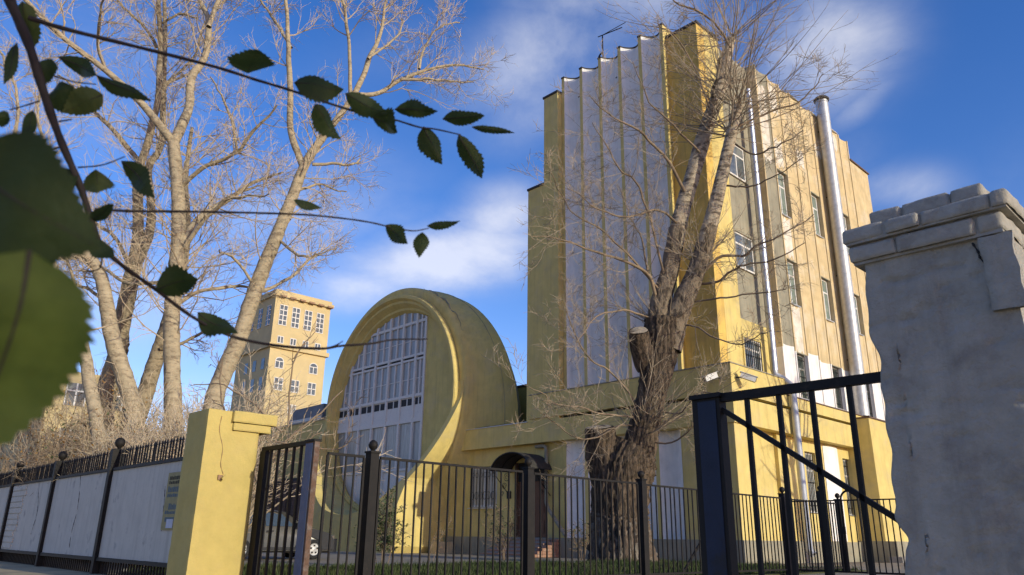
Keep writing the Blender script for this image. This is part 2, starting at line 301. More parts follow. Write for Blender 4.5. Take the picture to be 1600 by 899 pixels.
# bare grey bay beside the corner, with its two windows
box('render_bay', MT['grey'], B, 28.253, 31.1, 15.58, 15.9, 9.75, 23.3)
g = Geo().prism([(27.003, 7.0), (32.3, 7.0), (32.3, 9.6), (29.4, 9.75), (28.0, 10.2), (27.003, 10.9)], 1, 15.455, 15.9)
box('painted_bay', MT['yellow'], B, 28.253, 32.3, 15.52, 15.9, 7.0, 9.748)
def bars_window(x0, x1, z0, z1, y, name='window', nm=2, bars=0, glass='glassg', frame='frame', trans=.32, recess=.12, sill=True):
    w = box(name, MT['dark'], B, x0, x1, y+.05, y+.25, z0, z1)
    fw = .075
    f = Geo().box(x0, x0+fw, y-.0, y+.06, z0, z1).box(x1-fw, x1, y-.0, y+.06, z0, z1).box(x0+fw, x1-fw, y-.0, y+.06, z0, z0+fw).box(x0+fw, x1-fw, y, y+.06, z1-fw, z1)
    zt = z1-(z1-z0)*trans; xm = [x0+(x1-x0)*k/nm for k in range(1, nm)]
    f.box(x0+fw, x1-fw, y+.003, y+.055, zt-.04, zt+.04)
    for a in xm: f.box(a-.035, a+.035, y+.006, y+.05, z0+fw, zt-.04)
    obj('frame', f, MT[frame], w)
    ed = [x0]+xm+[x1]
    for a, b in zip(ed[:-1], ed[1:]): box('pane', MT[glass], w, a+.03, b-.03, y+.02, y+.045, z0+.04, zt-.02)
    box('pane', MT[glass], w, x0+.03, x1-.03, y+.02, y+.045, zt+.02, z1-.04)
    for k in range(bars):
        a = x0+(x1-x0)*(k+.5)/bars; box('bar', MT['metal'], w, a-.012, a+.012, y-.07, y-.045, z0+.02, z1-.02)
    if bars:
        for q in (.12, .5, .88): box('cross_bar', MT['metal'], w, x0, x1, y-.044, y-.03, z0+(z1-z0)*q-.012, z0+(z1-z0)*q+.012)
    if sill: box('sill', MT['zinc'], w, x0-.04, x1+.04, y-.16, y-.002, z0-.05, z0-.004)
    return w
def reveal(x0, x1, z0, z1, y0, y1, m):                        # opening lined by jambs, standing proud of the hollow
    g = Geo().box(x0-.1, x0, y0, y1, z0-.08, z1+.1).box(x1, x1+.1, y0, y1, z0-.08, z1+.1).box(x0, x1, y0, y1, z1, z1+.1)
    return obj('window_surround', g, m, B)
bars_window(28.35, 29.95, 12.1, 13.75, 15.50, nm=2, glass='glass', sill=False); reveal(28.35, 29.95, 12.1, 13.75, 15.44, 15.7, MT['grey'])
bars_window(28.3, 29.7, 7.45, 8.9, 15.45, nm=2, bars=9, sill=False, glass='glass'); reveal(28.3, 29.7, 7.45, 8.9, 15.40, 15.7, MT['yellow'])
bars_window(28.4, 29.9, 16.6, 18.3, 15.50, nm=2, glass='glass', sill=False); reveal(28.4, 29.9, 16.6, 18.3, 15.44, 15.7, MT['grey'])
# sunlit side: flutes from X 31.15, each 1.205 m
SX, SP, SY = 31.155, 1.205, 15.15
def side_flute(z0, z1, depth=.11, n=9):
    t, s = scallop(n, depth); xx = .06+t*(SP-.12)
    g = Geo().grid([[(xx[i], s[i], z) for z in (z0, (z0+z1)/2, z1)] for i in range(n)])
    g.grid([[(xx[i], s[i], z1), (xx[i], depth+.2, z1)] for i in range(n)]); return g
WIN = {1: 1, 4: 1, 7: 1}
rows = [(6.85, 8.95), (11.28, 13.5), (15.82, 18.2)]
sfm = {}
def sf(z0, z1, m=0):
    k = (round(z0, 2), round(z1, 2), m)
    if k not in sfm: sfm[k] = side_flute(z0, z1).mesh('side_flute', smooth=True)
    return sfm[k]
for i in range(9):
    x = SX+i*SP; top = 23.42; wt = 8.95 if i % 2 else 9.15
    if i in WIN:
        e = [6.6]+[q for r in rows for q in r]+[top]
        for a, b in zip(e[0::2], e[1::2]):
            if a > wt-.5:
                inst('side_flute', sf(a, b), MT['beige'], B, (x, SY, 0))
            else: inst('side_flute', sf(a, b), MT['white'], B, (x, SY, 0))
        for r in rows:
            bars_window(x+.1, x+SP-.1, r[0]+.02, r[1]-.02, SY+.17, nm=2, bars=(8 if r[0] < 7 else 0))
            box('lintel', MT['grey'], B, x+.07, x+SP-.07, SY+.02, SY+.5, r[1]-.02, r[1]+.03)
    else:
        inst('side_flute', sf(6.6, wt), MT['white'], B, (x, SY, 0))
        inst('side_flute', sf(wt, top, i == 0), MT['beige'] if i != 0 else MT['grey'], B, (x, SY, 0))
for i in range(10):
    x = SX+i*SP; d = -.0 if i else 0
    obj('side_fin', Geo().box(x-.045, x+.045, SY-.035, SY+.62, 8.95, 23.47-.03*(i % 3)), MT['beige'], B)
    obj('side_fin_base', Geo().box(x-.046, x+.046, SY-.036, SY+.62, 6.6, 8.948), MT['white'], B)
for i in range(9):
    x = SX+i*SP
    obj('flute_cap', Geo().box(x-.06, x+SP+.0, SY+.0, SY+.58, 23.48, 23.5), MT['white'] if i % 3 else MT['zinc'], B) if i in (3, 5, 7) else None
# white repair patches where the top coat has gone
for (x0, x1, z0, z1) in ((31.3, 32.2, 18.4, 22.6), (32.5, 33.4, 18.5, 20.0), (32.5, 33.3, 21.6, 23.2), (32.45, 33.5, 13.7, 15.7), (35.0, 35.7, 19.4, 20.3), (37.3, 38.1, 20.9, 21.6), (39.7, 40.6, 22.3, 23.2), (32.45, 33.4, 9.0, 11.2)):
    i = int((x0-SX)/SP); xx = SX+i*SP; n = 7; t = np.linspace(.12, .88, n); s = .11*np.sin(math.pi*t)**.75
    P = []
    for q in np.linspace(0, 1, 7):
        z = z0+(z1-z0)*q; P.append([(xx+.06+tt*(SP-.12)*1, SY+s[k]-.006, z+(.16*math.sin(k*2.3+x0*3+q*4) if q in (0, 1) else 0)) for k, tt in enumerate(t)])
    obj('bare_patch', Geo().grid(P), MT['patch'], B, smooth=True)
box('end_block', MT['beige'], B, 42.07, 44.6, 15.13, 23.0, 6.6, 22.2); box('end_block_cap', MT['rust'], B, 42.0, 44.68, 15.05, 22, 22.204, 22.29)
# stepped ledges round the first floor
LX, LY = 25.78, 14.70
box('ledge_front', MT['yellow'], B, LX, 27.0, LY, 25.5, 6.14, 7.26); box('ledge_side', MT['yellow'], B, 27.003, 30.2, LY, 15.6, 6.14, 7.26)
box('ledge_coping', MT['grey'], B, LX-.03, 27.0, LY-.03, 25.53, 7.264, 7.31); box('ledge_coping', MT['grey'], B, 27.003, 30.23, LY-.03, 15.6, 7.264, 7.31)
box('side_ledge', MT['yellow'], B, 30.203, 41.5, LY+.02, 15.6, 6.14, 6.6); box('side_coping', MT['rust'], B, 30.203, 41.5, LY-.02, 15.5, 6.604, 6.65)
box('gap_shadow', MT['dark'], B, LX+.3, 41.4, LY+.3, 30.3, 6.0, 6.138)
box('roof_band', MT['yellow'], B, LX-.02, 27.0, LY-.02, 30.6, 5.0, 6.0); box('roof_band_coping', MT['zinc'], B, LX-.06, 27, 25.6, 30.4, 6.004, 6.04)
box('side_band', MT['yellow'], B, 27.003, 36.8, LY-.02, 15.5, 5.0, 6.0)
box('low_roof', MT['darkedge'], B, 26.3, 40, 25.99, 32, 5.6, 5.95)
# ground floor
GX = 26.15
fm0 = flute_geo(.8, 5.0, .30, PITCHF).mesh('flute', smooth=True); nm0 = fin_geo(.8, 5.0, .30).mesh('fin')
for i in range(5): inst('flute', fm0, MT['white'], B, (GX-.1, FY0-.02+i*PITCHF, 0))
for i in range(6): inst('fin', nm0, MT['yellow'], B, (GX-.1, FY0-.02+i*PITCHF, 0))
box('entrance_wall', MT['yellow'], B, GX, 26.6, 23.5, 26.02-1.3, .8, 5.0)
box('entrance_wall', MT['yellow'], B, GX, 26.6, 26.75, 28.05, .8, 5.0); box('entrance_wall', MT['yellow'], B, GX, 26.6, 30.05, 32.2, .8, 5.0)
box('entrance_wall', MT['yellow'], B, GX, 26.6, 28.053, 30.047, .8, 2.18); box('entrance_wall', MT['yellow'], B, GX, 26.6, 28.053, 30.047, 4.15, 5.0); box('entrance_wall', MT['yellow'], B, GX, 26.6, 24.723, 26.747, 4.2, 5.0)
box('entrance_back', MT['dark'], B, 26.5, 26.8, 23.6, 32, .7, 5.05)
box('corner_wall', MT['yellow'], B, LX+.05, 27.0, LY+.06, 17.09, .8, 5.0); box('side_wall', MT['yellow'], B, 27.003, 32.2, 15.14, 15.6, .8, 5.0)
box('side_pilaster', MT['yellow'], B, 29.5, 30.1, 14.98, 15.138, .8, 5.0)
box('side_wall', MT['yellow'], B, 33.2, 36.0, 15.14, 15.6, .8, 5.0); box('side_wall', MT['yellow'], B, 32.203, 33.197, 15.14, 15.6, .8, 1.95); box('side_wall', MT['yellow'], B, 32.203, 33.197, 15.14, 15.6, 4.5, 5.0)
box('side_wall', MT['yellow'], B, 37.1, 41, 15.14, 15.6, .8, 6.0); box('side_wall', MT['yellow'], B, 36.003, 37.097, 15.14, 15.6, .8, 1.95); box('side_wall', MT['yellow'], B, 36.003, 37.097, 15.14, 15.6, 4.5, 5.0)
bars_window(32.21, 33.19, 1.97, 4.48, 15.30, bars=7, glass='glassb', trans=.3); bars_window(36.01, 37.09, 1.97, 4.48, 15.30, bars=7, glass='glassb', trans=.3)
g = Geo().grid([[(34.0+1.5*t_, 15.12-.10*math.sin(math.pi*t_), z) for z in (.82, 4.9)] for t_ in np.linspace(0, 1, 9)]); g.prism([(34.0+1.5*t_, 15.12-.10*math.sin(math.pi*t_)) for t_ in np.linspace(0, 1, 9)], 2, 4.88, 4.9); obj('white_bow', g, MT['white'], B, smooth=True)
box('plinth', MT['grey'], B, LX-.02, 27, LY-.02, 24.72, 0-.1, .8); box('plinth', MT['grey'], B, GX-.12, 27, 26.75, 31.6, -.1, .8); box('plinth', MT['grey'], B, 27.003, 36.8, 15.0, 15.6, -.1, .8)
g = Geo().prism([(14.02, 6.35), (13.98, .86), (15.6, .86), (15.6, 6.35)], 0, 36.8, 40.2); obj('buttress', g, MT['yellow'], B)
box('buttress_plinth', MT['grey'], B, 36.6, 40.4, 13.45, 15.6, -.1, .858); box('buttress_cap', MT['rust'], B, 36.75, 40.25, 13.96, 14.6, 6.354, 6.42)
# entrance: door, window with grille, canopy, steps
D = box('door', MT['wood'], B, GX+.12, GX+.2, 24.76, 26.7, .82, 3.3)
for y in (24.98, 25.9):
    for z in (1.0, 1.9, 2.6): box('panel', MT['wood'], D, GX+.095, GX+.118, y, y+.62, z, z+.55)
box('handle', MT['steel'], D, GX+.04, GX+.118, 25.66, 25.72, 1.75, 1.95)
box('transom_light', MT['dark'], B, GX+.14, GX+.2, 24.76, 26.7, 3.32, 4.18); box('door_frame', MT['rust'], B, GX-.02, GX+.12, 26.70, 26.78, .82, 4.2)
box('door_frame', MT['rust'], B, GX-.02, GX+.12, 24.70, 24.757, .82, 4.2)
w = box('window', MT['dark'], B, GX+.2, GX+.3, 28.06, 30.04, 2.2, 4.13)
f = Geo()
for (a, b) in ((28.06, 28.16), (29.0, 29.08), (29.94, 30.04)): f.box(GX+.08, GX+.16, a, b, 2.2, 4.13)
f.box(GX+.083, GX+.157, 28.16, 29.94, 2.2, 2.3).box(GX+.083, GX+.157, 28.16, 29.94, 4.03, 4.13); obj('frame', f, MT['frame'], w)
for a, b in ((28.16, 29.0), (29.08, 29.94)): box('pane', MT['curtain'], w, GX+.1, GX+.13, a, b, 2.3, 4.03)
gm = Geo().box(-.012, .012, -.012, .012, 0, 1.9).mesh('grille_bar')
for k in range(9): inst('grille_bar', gm, MT['metal'], w, (GX-.05, 28.12+k*.23, 2.21))
g = Geo()
for k in range(6):
    c = 28.3+k*.3; th = np.linspace(0, 2*math.pi, 13); g.tubes([(GX-.05, c+.12*math.cos(q), 2.75+.18*math.sin(q)) for q in th], np.full(13, .012), 4); g.tubes([(GX-.05, c+.1*math.cos(q), 3.75+.12*math.sin(q)) for q in th], np.full(13, .012), 4)
obj('grille_scroll', g, MT['metal'], w); box('sill', MT['zinc'], w, GX-.12, GX+.08, 28.0, 30.1, 2.12, 2.17)
th = np.linspace(math.radians(12), math.radians(168), 15); cy, cz, cr = 25.72, 3.55, 1.22
g = Geo()
for r in (cr, cr-.04): g.grid([[(x, cy+r*1.15*math.cos(q), cz+r*.82*math.sin(q)) for x in (24.75, GX-.02)] for q in th])
g.grid([[(24.75, cy+r*1.15*math.cos(q), cz+r*.82*math.sin(q)) for r in (cr, cr-.04)] for q in th]); can = obj('canopy', g, MT['darkedge'], B, smooth=True)
g = Geo()
for x in (24.77, 25.4, 26.05): g.tubes([(x, cy+1.15*(cr-.07)*math.cos(q), cz+.82*(cr-.07)*math.sin(q)) for q in th], np.full(15, .025), 4)
obj('canopy_hoop', g, MT['metal'], can)
for y in (24.42, 27.02):
    g = Geo(); 
    for k, (zz, rr) in enumerate(((3.5, .22), (3.1, .16), (2.75, .12))):
        q = np.linspace(0, 3.6*math.pi, 30); r = rr*(1-q/q[-1]*.8); g.tubes(np.stack([25.8-k*.14+r*np.cos(q), 0*q+y, zz+r*np.sin(q)], 1), np.full(30, .014), 4)
    g.obox((24.8, y, 3.8), (26.1, y, 2.6), .025, .025); obj('canopy_bracket', g, MT['metal'], can)
box('door_lamp', MT['dark'], B, GX-.06, GX-.003, 27.05, 27.3, 2.55, 2.9)
for k in range(5):
    st = box('step', MT['kerb'], B, GX-.3-.33*(k+1)+.02, GX-.3-.33*k, 24.0+.12*k*0, 27.0, -.1, .66-.15*k+.0)
    nb_ = 10
    for j in range(nb_): box('brick', MT['brick'], st, GX-.325-.33*(k+1)+.02, GX-.32-.33*k-.34+.04+.28, 24.0+j*.3+.01, 24.0+j*.3+.285, .66-.15*k-.0, .66-.15*k+.05)
box('landing', MT['kerb'], B, GX-.3, GX, 23.9, 27.1, -.1, .8)
for j in range(6):
    for k in range(6-j): box('brick', MT['brick'], B, GX-.3-.3*(k+1)+.01, GX-.3-.3*k-.01, 23.55, 23.88, .0+j*.125, .115+j*.125)
# pipes
g = Geo().tubes([(GX-.16, 25.55-.3, 4.86), (GX-.16, 24.75, 4.86), (GX-.16, 24.62, 4.8), (GX-.16, 24.58, 4.62), (GX-.16, 24.58, 2.3), (GX-.3, 24.3, 2.0), (GX-.3, 23.3, .9)], np.full(7, .085), 10); obj('drain_pipe', g, MT['grey'], B, smooth=True)
fx, fy = 38.15, 14.80
fl = obj('flue_pipe', Geo().tubes(np.array([(fx, fy, z) for z in (6.65, 8, 12, 16, 20, 24.3)]), np.full(6, .33), 20), MT['zinc'], B, smooth=True)
for z in np.arange(7.6, 24, 1.27): obj('joint_ring', Geo().tubes(np.array([(fx, fy, z), (fx, fy, z+.05)]), np.full(2, .342), 20), MT['zinc'], fl, smooth=True)
obj('flue_cap', Geo().lathe((fx, fy, 24.3), [(.33, 0), (.40, .02), (.42, .12), (.36, .2), (.02, .2)], 20), MT['darkedge'], fl)
for z in (9.5, 14, 18.5, 22.5): box('bracket', MT['metal'], fl, fx-.02, fx+.02, fy+.3, SY+.3, z, z+.05)
px_, py_ = 30.15, 15.12
pp = obj('exhaust_pipe', Geo().tubes(np.array([(px_, py_, z) for z in (7.7, 10, 14, 18, 21.5)]), np.full(5, .16), 16), MT['steel'], B, smooth=True)
for z in np.arange(8.2, 21, 1.0): obj('joint_ring', Geo().tubes(np.array([(px_, py_, z), (px_, py_, z+.04)]), np.full(2, .17), 16), MT['steel'], pp, smooth=True)
obj('elbow', Geo().tubes([(px_, py_, 7.7), (px_, py_-.02, 7.5), (px_+.1, py_-.3, 7.3), (px_+.15, LY-.22, 7.0), (px_+.15, LY-.22, .5), (px_+.15, LY-.4, .3)], np.full(6, .15), 14), MT['zinc'], pp, smooth=True)
box('side_step', MT['kerb'], B, 35.5, 42, 12.9, 13.44, -.1, .22)
# hand-me-down aerial on the roof
A = thing('rooftop_antenna', (26.9, FY0+2.5*PITCHF, 23.08), 'thin rooftop aerial mast with bent arms above the scalloped white parapet', 'antenna')
b0 = np.array([26.9, FY0+3.28*PITCHF, 23.08]); tz = 26.2
obj('mast', Geo().tubes(np.array([b0, b0+(0, 0, tz-23.08)]), np.full(2, .035), 6), MT['metal'], A)
top_ = b0+(0, 0, tz-23.08)
obj('aerial_arm', Geo().tubes(np.array([top_+(0, .3, .05), top_+(0, -1.3, -.2)]), np.full(2, .028), 5), MT['metal'], A)
obj('aerial_arm', Geo().tubes(np.array([top_+(0, 0, 0), top_+(.6, -1.1, .55)]), np.full(2, .02), 5), MT['metal'], A)
for zz, sg in ((-1.35, 1), (-1.75, -1)):
    q = np.linspace(-2.2, 1.6, 12); obj('dipole', Geo().tubes(np.stack([0*q, sg*.25*np.cos(q)+.05, zz+.28*np.sin(q)], 1)+top_, np.full(12, .045), 6), MT['metal'], A)
obj('stay', Geo().tubes(np.array([b0+(0, 0, .9), b0+(0, -.7, 1.3)]), np.full(2, .03), 5), MT['metal'], A)
# cameras on the ledge corner
def cctv(loc, dirv, label):
    T = thing('security_camera', loc, label, 'camera', 'cameras on the ledge corner'); loc = np.array(loc); d = np.array(dirv, float); d /= np.linalg.norm(d)
    n = np.array([d[0], 0, 0]) if False else None
    obj('housing', Geo().obox(loc+d*.18+(0, 0, .1), loc+d*.72+(0, 0, -.12), .2, .2), MT['camwhite'], T)
    obj('sun_hood', Geo().obox(loc+d*.16+(0, 0, .215), loc+d*.8+(0, 0, -.03), .26, .02), MT['camwhite'], T)
    obj('lens', Geo().obox(loc+d*.722+(0, 0, -.125), loc+d*.74+(0, 0, -.13), .13, .13), MT['dark'], T)
    obj('bracket', Geo().obox(loc, loc+d*.3, .05, .05).obox(loc+(0, 0, -.3), loc+(0, 0, .12), .12, .12), MT['metal'], T)
cctv((26.05, LY-.05, 6.72), (.55, -.8, 0), 'white camera on the sunlit side of the ledge corner')
cctv((LX-.05, 15.15, 6.72), (-.85, .35, 0), 'white camera on the shaded front of the ledge corner')

# ------------------------------------------------------------ the round-windowed hall
H = thing('garage_hall', (26, 36.3, 0), 'yellow garage hall with a huge round headlight window', 'building')
C1 = np.array([36.3, 8.1]); R1, R2 = 6.28, 6.63
n = 97; ang = np.linspace(0, 2*math.pi, n)
def ringpts(x, cy, cz, r): return [(x, cy-r*math.cos(a), cz+r*math.sin(a)) for a in ang]
sec = [(25.16, 36.3, 8.1, 6.27), (25.13, 36.3, 8.09, 6.60), (25.145, 36.3, 8.07, 6.74), (25.22, 36.3, 8.05, 6.83), (25.42, 36.3, 8.0, 6.91), (25.70, 36.31, 7.86, 7.06), (25.95, 36.33, 7.6, 7.32), (26.5, 36.36, 7.05, 7.92), (27.0, 36.38, 6.55, 8.36), (27.35, 36.4, 6.28, 8.58)]
obj('hood', Geo().grid([ringpts(*s) for s in sec]), MT['yellow'], H, smooth=True)
obj('hood_back', Geo().grid([ringpts(27.35, 36.4, 6.28, 8.58), ringpts(28.0, 36.4, 5.9, 8.2), ringpts(28.0, 36.4, 5.8, 2.0)]), MT['grey'], H)
for x, cy_, cz_, r_ in ((26.75, 36.37, 6.79, 8.16),):
    obj('hood_seam', Geo().tubes(np.array(ringpts(x, cy_, cz_, r_)), np.full(n, .012), 4), MT['grey'], H)
q = np.linspace(math.radians(28), math.radians(70), 26); rs = 6.97+.05*np.sin(q*31)+.04*np.sin(q*57)
obj('crack', Geo().tubes(np.stack([25.42+.05*np.sin(q*23), 36.3-rs*np.cos(q), 7.97+rs*np.sin(q)], 1), np.interp(q, [q[0], q[9], q[14], q[-1]], [.006, .03, .05, .006]), 5), MT['grey'], H)
# the front ring
rings = [(25.14, 36.3, 8.1, R1), (24.84, 36.3, 8.1, R1), (24.80, 36.3, 8.1, R1-.04), (24.8, 36.3, 8.1, 6.07), (25.0, 36.28, 8.02, 6.02), (25.0, 36.26, 7.97, 5.93), (25.3, 36.15, 7.65, 6.0), (25.3, 36.12, 7.58, 5.93), (25.52, 36.05, 7.35, 6.0)]
for a, b in zip(rings[:-1], rings[1:]): obj('ring', Geo().grid([ringpts(*a), ringpts(*b)]), MT['yellow'], H, smooth=abs(a[0]-b[0]) > .01) if (a, b) == (rings[0], rings[1]) else None
g = Geo()
for a, b in zip(rings[1:-1], rings[2:]): g.grid([ringpts(*a), ringpts(*b)])
obj('ring_reveal', g, MT['yellow'], H)
# the leaning collar that grows out of the lower half and stands on the ground
XT, KT = 25.10, .43
def xf(z): return max(XT-KT*(7.75-z), 22.7) if z < 7.75 else XT
outer, inner = [], []
for a in np.linspace(math.radians(-3.5), math.radians(183.5), 73):  # measured downward from the right side
    c, s = math.cos(a), math.sin(a); r = R2
    if abs(c)*R2 < 4.72:
        r = min(4.72/max(abs(c), 1e-6), 8.15/max(s, 1e-6)); 
    outer.append((C1[0]-c*r, C1[1]-s*r)); inner.append((C1[0]-c*(R1+.01), C1[1]-s*(R1+.01)))
g = Geo(); g.grid([[(xf(z), y, z), (25.9, y, z)] for y, z in outer]); obj('collar', g, MT['yellow'], H, smooth=False)
g = Geo(); g.grid([[(xf(z2), y2, z2), (xf(z)-.0, y, z)] for (y, z), (y2, z2) in zip(outer, inner)])
g.grid([[(xf(z2), y2, z2), (24.85, y2, z2)] for y2, z2 in inner]); obj('collar_front', g, MT['yellow'], H)
# window disc: flat yellow strip right of the chord, white joinery left of it
WX, WC, WR, CH = 25.5, np.array([36.05, 7.35]), 6.02, 33.42
obj('strip_wall', Geo().prism([(WC[0]-math.cos(a)*WR, WC[1]+math.sin(a)*WR) for a in np.linspace(-math.acos((WC[0]-CH)/WR), math.acos((WC[0]-CH)/WR), 25)], 0, WX-.02, WX+.2), MT['yellow'], H)
obj('window_back', Geo().prism([(WC[0]-math.cos(a)*WR, WC[1]+math.sin(a)*WR) for a in np.linspace(0, 2*math.pi, 49)[:-1]], 0, WX+.14, WX+.2), MT['dark'], H)
circ = [(WC[0]+math.cos(a)*(WR-.02), WC[1]+math.sin(a)*(WR-.02)) for a in np.linspace(0, 2*math.pi, 61)[:-1]]
def clip(poly, region):                                       # Sutherland-Hodgman against a convex anticlockwise region
    for i in range(len(region)):
        a, b = region[i], region[(i+1) % len(region)]; out = []
        f = lambda p: (b[0]-a[0])*(p[1]-a[1])-(b[1]-a[1])*(p[0]-a[0])
        for k in range(len(poly)):
            p, q = poly[k], poly[(k+1) % len(poly)]; fp, fq = f(p), f(q)
            if fp >= 0: out.append(p)
            if (fp > 0) != (fq > 0) and abs(fp-fq) > 1e-9: u = fp/(fp-fq); out.append((p[0]+(q[0]-p[0])*u, p[1]+(q[1]-p[1])*u))
        poly = out
        if len(poly) < 3: return None
    return poly
RW = props(thing('round_window', (25.5, 36.3, 0), None, None), None, None); RW.parent = H; RW.location = np.array([25.5, 36.3, 0])-WL[H.name]
def wpart(name, y0, y1, z0, z1, x0, x1, m):
    p = clip([(y0, z0), (y1, z0), (y1, z1), (y0, z1)], circ)
    if p and (max(q[0] for q in p)-min(q[0] for q in p)) > .02 and (max(q[1] for q in p)-min(q[1] for q in p)) > .02:
        return obj(name, Geo().prism(p, 0, x0, x1), m, RW)
cols = [CH+.06, 34.33, 35.62, 36.95, 38.32, 39.68, 40.95, 42.2]
for k, y in enumerate(cols): wpart('mullion', y-.085, y+.085, 1, 13.6, WX-.09, WX+.1, MT['frame'])
for (z0, z1, x) in ((12.52, 12.68, -.06), (10.32, 10.44, -.06), (10.56, 10.7, -.06), (8.22, 8.38, -.07), (6.80, 7.02, -.075), (7.02, 7.72, -.03), (4.2, 4.32, -.05)): wpart('rail', CH, 43, z0, z1, WX+x, WX+.08, MT['frame'])
for a, b in zip(cols[:-1], cols[1:]):
    m_ = (a+b)/2
    for (z0, z1) in ((8.38, 10.32), (10.7, 12.52), (12.68, 13.5)):
        wpart('thin_mullion', m_-.05, m_+.05, z0, z1, WX-.04, WX+.06, MT['frame'])
        for (c, d) in ((a+.085, m_-.05), (m_+.05, b-.085)):
            wpart('pane', c+.004, d-.004, z0+.004, z1-.004, WX+.03, WX+.05, MT['glassb'])
            if z1 < 12.6: wpart('glazing_bar', c+.003, d-.003, z0+.45*(z1-z0), z0+.45*(z1-z0)+.05, WX-.0, WX+.028, MT['frame'])
    for (c, d) in ((a+.13, m_-.07), (m_+.07, b-.13)): wpart('vent', c, d, 7.78, 8.16, WX-.02, WX+.07, MT['dark'])
    wpart('vent_frame', a+.085, b-.085, 7.72, 8.22, WX+.0, WX+.06, MT['frame'])
    wpart('curtain', a+.09, b-.09, 4.32, 6.8, WX+.03, WX+.05, MT['frame'] if False else MT['glassb']); wpart('lower_panel', a+.09, b-.09, 1.2, 4.2, WX+.03, WX+.06, MT['frame'])
# settle the round front against the facade (re-measured 0.3 m further back, 1.2 % larger)
def settle(o):
    for c in o.children:
        settle(c)
        if c.type == 'MESH':
            off = np.array(WL[c.name]); n_ = len(c.data.vertices); v = np.empty(n_*3); c.data.vertices.foreach_get('co', v); v = v.reshape(-1, 3)+off
            v[:, 1] = 36.72+(v[:, 1]-36.3)*1.012; up = v[:, 2] > .5; v[:, 2] = np.where(up, 8.19+(v[:, 2]-8.1)*1.012, v[:, 2]); v[:, 0] += .3
            c.data.vertices.foreach_set('co', (v-off).ravel()); c.data.update()
settle(H)
# wings of the hall
box('wing_wall', MT['yellow'], H, 26.1, 40, 42.5, 75, -.1, 6.7); box('wing_band', MT['yellow'], H, 25.84, 40, 42.6, 76, 6.75, 7.95); box('wing_coping', MT['grey'], H, 25.8, 40, 42.5, 76.1, 7.954, 8.06)
for y in (44.2, 45.8, 47.4, 49.0, 50.6): box('band_joint', MT['grey'], H, 25.83, 25.838, y, y+.05, 6.76, 7.95)
box('hall_block', MT['olive'], H, 28.05, 62, 30.6, 42.45, -.1, 8.6); box('hall_coping', MT['darkedge'], H, 29.95, 62, 26.1, 42.4, 8.9, 9.02); box('hall_block', MT['olive'], H, 30, 62, 26.05, 30.58, 5.0, 8.897)
box('wing_door', MT['darkedge'], H, 26.0, 26.096, 46, 52, -.1, 4.4)
for k in range(9): box('door_slat', MT['rust'], H, 25.95, 25.998, 46.1+k*.65, 46.6+k*.65, .1, 4.2)
V = thing('roof_ventilator', (27.6, 48.2, 8.06), 'grey sheet metal ventilator box on the low yellow wing roof', 'ventilator')
g = Geo().prism([(46.0, 8.06), (50.6, 8.06), (50.6, 8.5), (50.0, 9.25), (46.0, 9.3)], 0, 26.6, 29); obj('casing', g, MT['roofgrey'], V)
box('side_panel', MT['zinc'], V, 26.56, 26.597, 46.1, 50.3, 8.15, 8.5)
PB = obj('porch_block', Geo().box(25.0, 25.95, 31.0, 31.58, -.1, .55), MT['beige']); props(PB, 'low beige block beside the foot of the round yellow collar', 'block')

# ------------------------------------------------------------ gate pillars
def rough_box(x0, x1, y0, y1, z0, z1, amp=.012, step=.07, seed=1, rnd=.0):
    r = np.random.default_rng(seed); ph = r.uniform(0, 6.28, (6, 3)); fr = r.uniform(3, 16, (6, 3))
    def nz(p): return sum(np.sin(p[..., 0]*fr[k, 0]+ph[k, 0])*np.sin(p[..., 1]*fr[k, 1]+ph[k, 1])*np.sin(p[..., 2]*fr[k, 2]+ph[k, 2]) for k in range(6))/2.2
    nx, ny, nz_ = [max(2, int((b-a)/step)+1) for a, b in ((x0, x1), (y0, y1), (z0, z1))]
    X, Y, Z = np.linspace(x0, x1, nx), np.linspace(y0, y1, ny), np.linspace(z0, z1, nz_); c = np.array([(x0+x1)/2, (y0+y1)/2, (z0+z1)/2])
    per = [(x, y0) for x in X[:-1]]+[(x1, y) for y in Y[:-1]]+[(x, y1) for x in X[::-1][:-1]]+[(x0, y) for y in Y[::-1]]
    per = per if per[-1] == per[0] else per+[per[0]]
    P = np.array([[(x, y, z) for z in Z] for x, y in per])
    T = np.array([[(x, y, z1) for y in Y] for x in X])
    g = Geo()
    for Q in (P, T):
        d = Q-c; d[..., 2] *= .15 if Q is P else 1; d /= np.linalg.norm(d, axis=-1, keepdims=True)
        jag = nz(Q*1.0)*amp+nz(Q*2.7+3)*amp*.5; Q2 = Q+d*jag[..., None]
        if rnd:
            hs_ = np.array([(x1-x0)/2, (y1-y0)/2, (z1-z0)/2]); e = np.clip((np.abs(Q-c)-(hs_-rnd*2.5))/(rnd*2.5), 0, 1)**2
            for ax in range(3):
                o1, o2 = [k for k in range(3) if k != ax]; Q2[..., ax] -= np.sign(Q-c)[..., ax]*np.maximum(e[..., o1], e[..., o2])*rnd*(np.abs(Q-c)[..., ax] > hs_[ax]*.98)
        g.grid(Q2)
    return g
YP = thing('gate_pillar', (5.0, 11.6, 0), 'sunlit yellow plastered gate pillar with a chipped cap at the end of the white wall', 'pillar', 'gate pillars')
obj('shaft', rough_box(4.6, 5.44, 11.25, 11.99, -.1, 2.53, .008, .06, 3, .006), MT['ygate'], YP, smooth=True)
obj('cap_course', rough_box(4.99, 5.60, 11.20, 12.02, 2.235, 2.36, .009, .03, 5, .008), MT['ygate'], YP); obj('cap_course', rough_box(4.96, 5.67, 11.17, 12.04, 2.355, 2.535, .01, .03, 6, .008), MT['ygate'], YP)
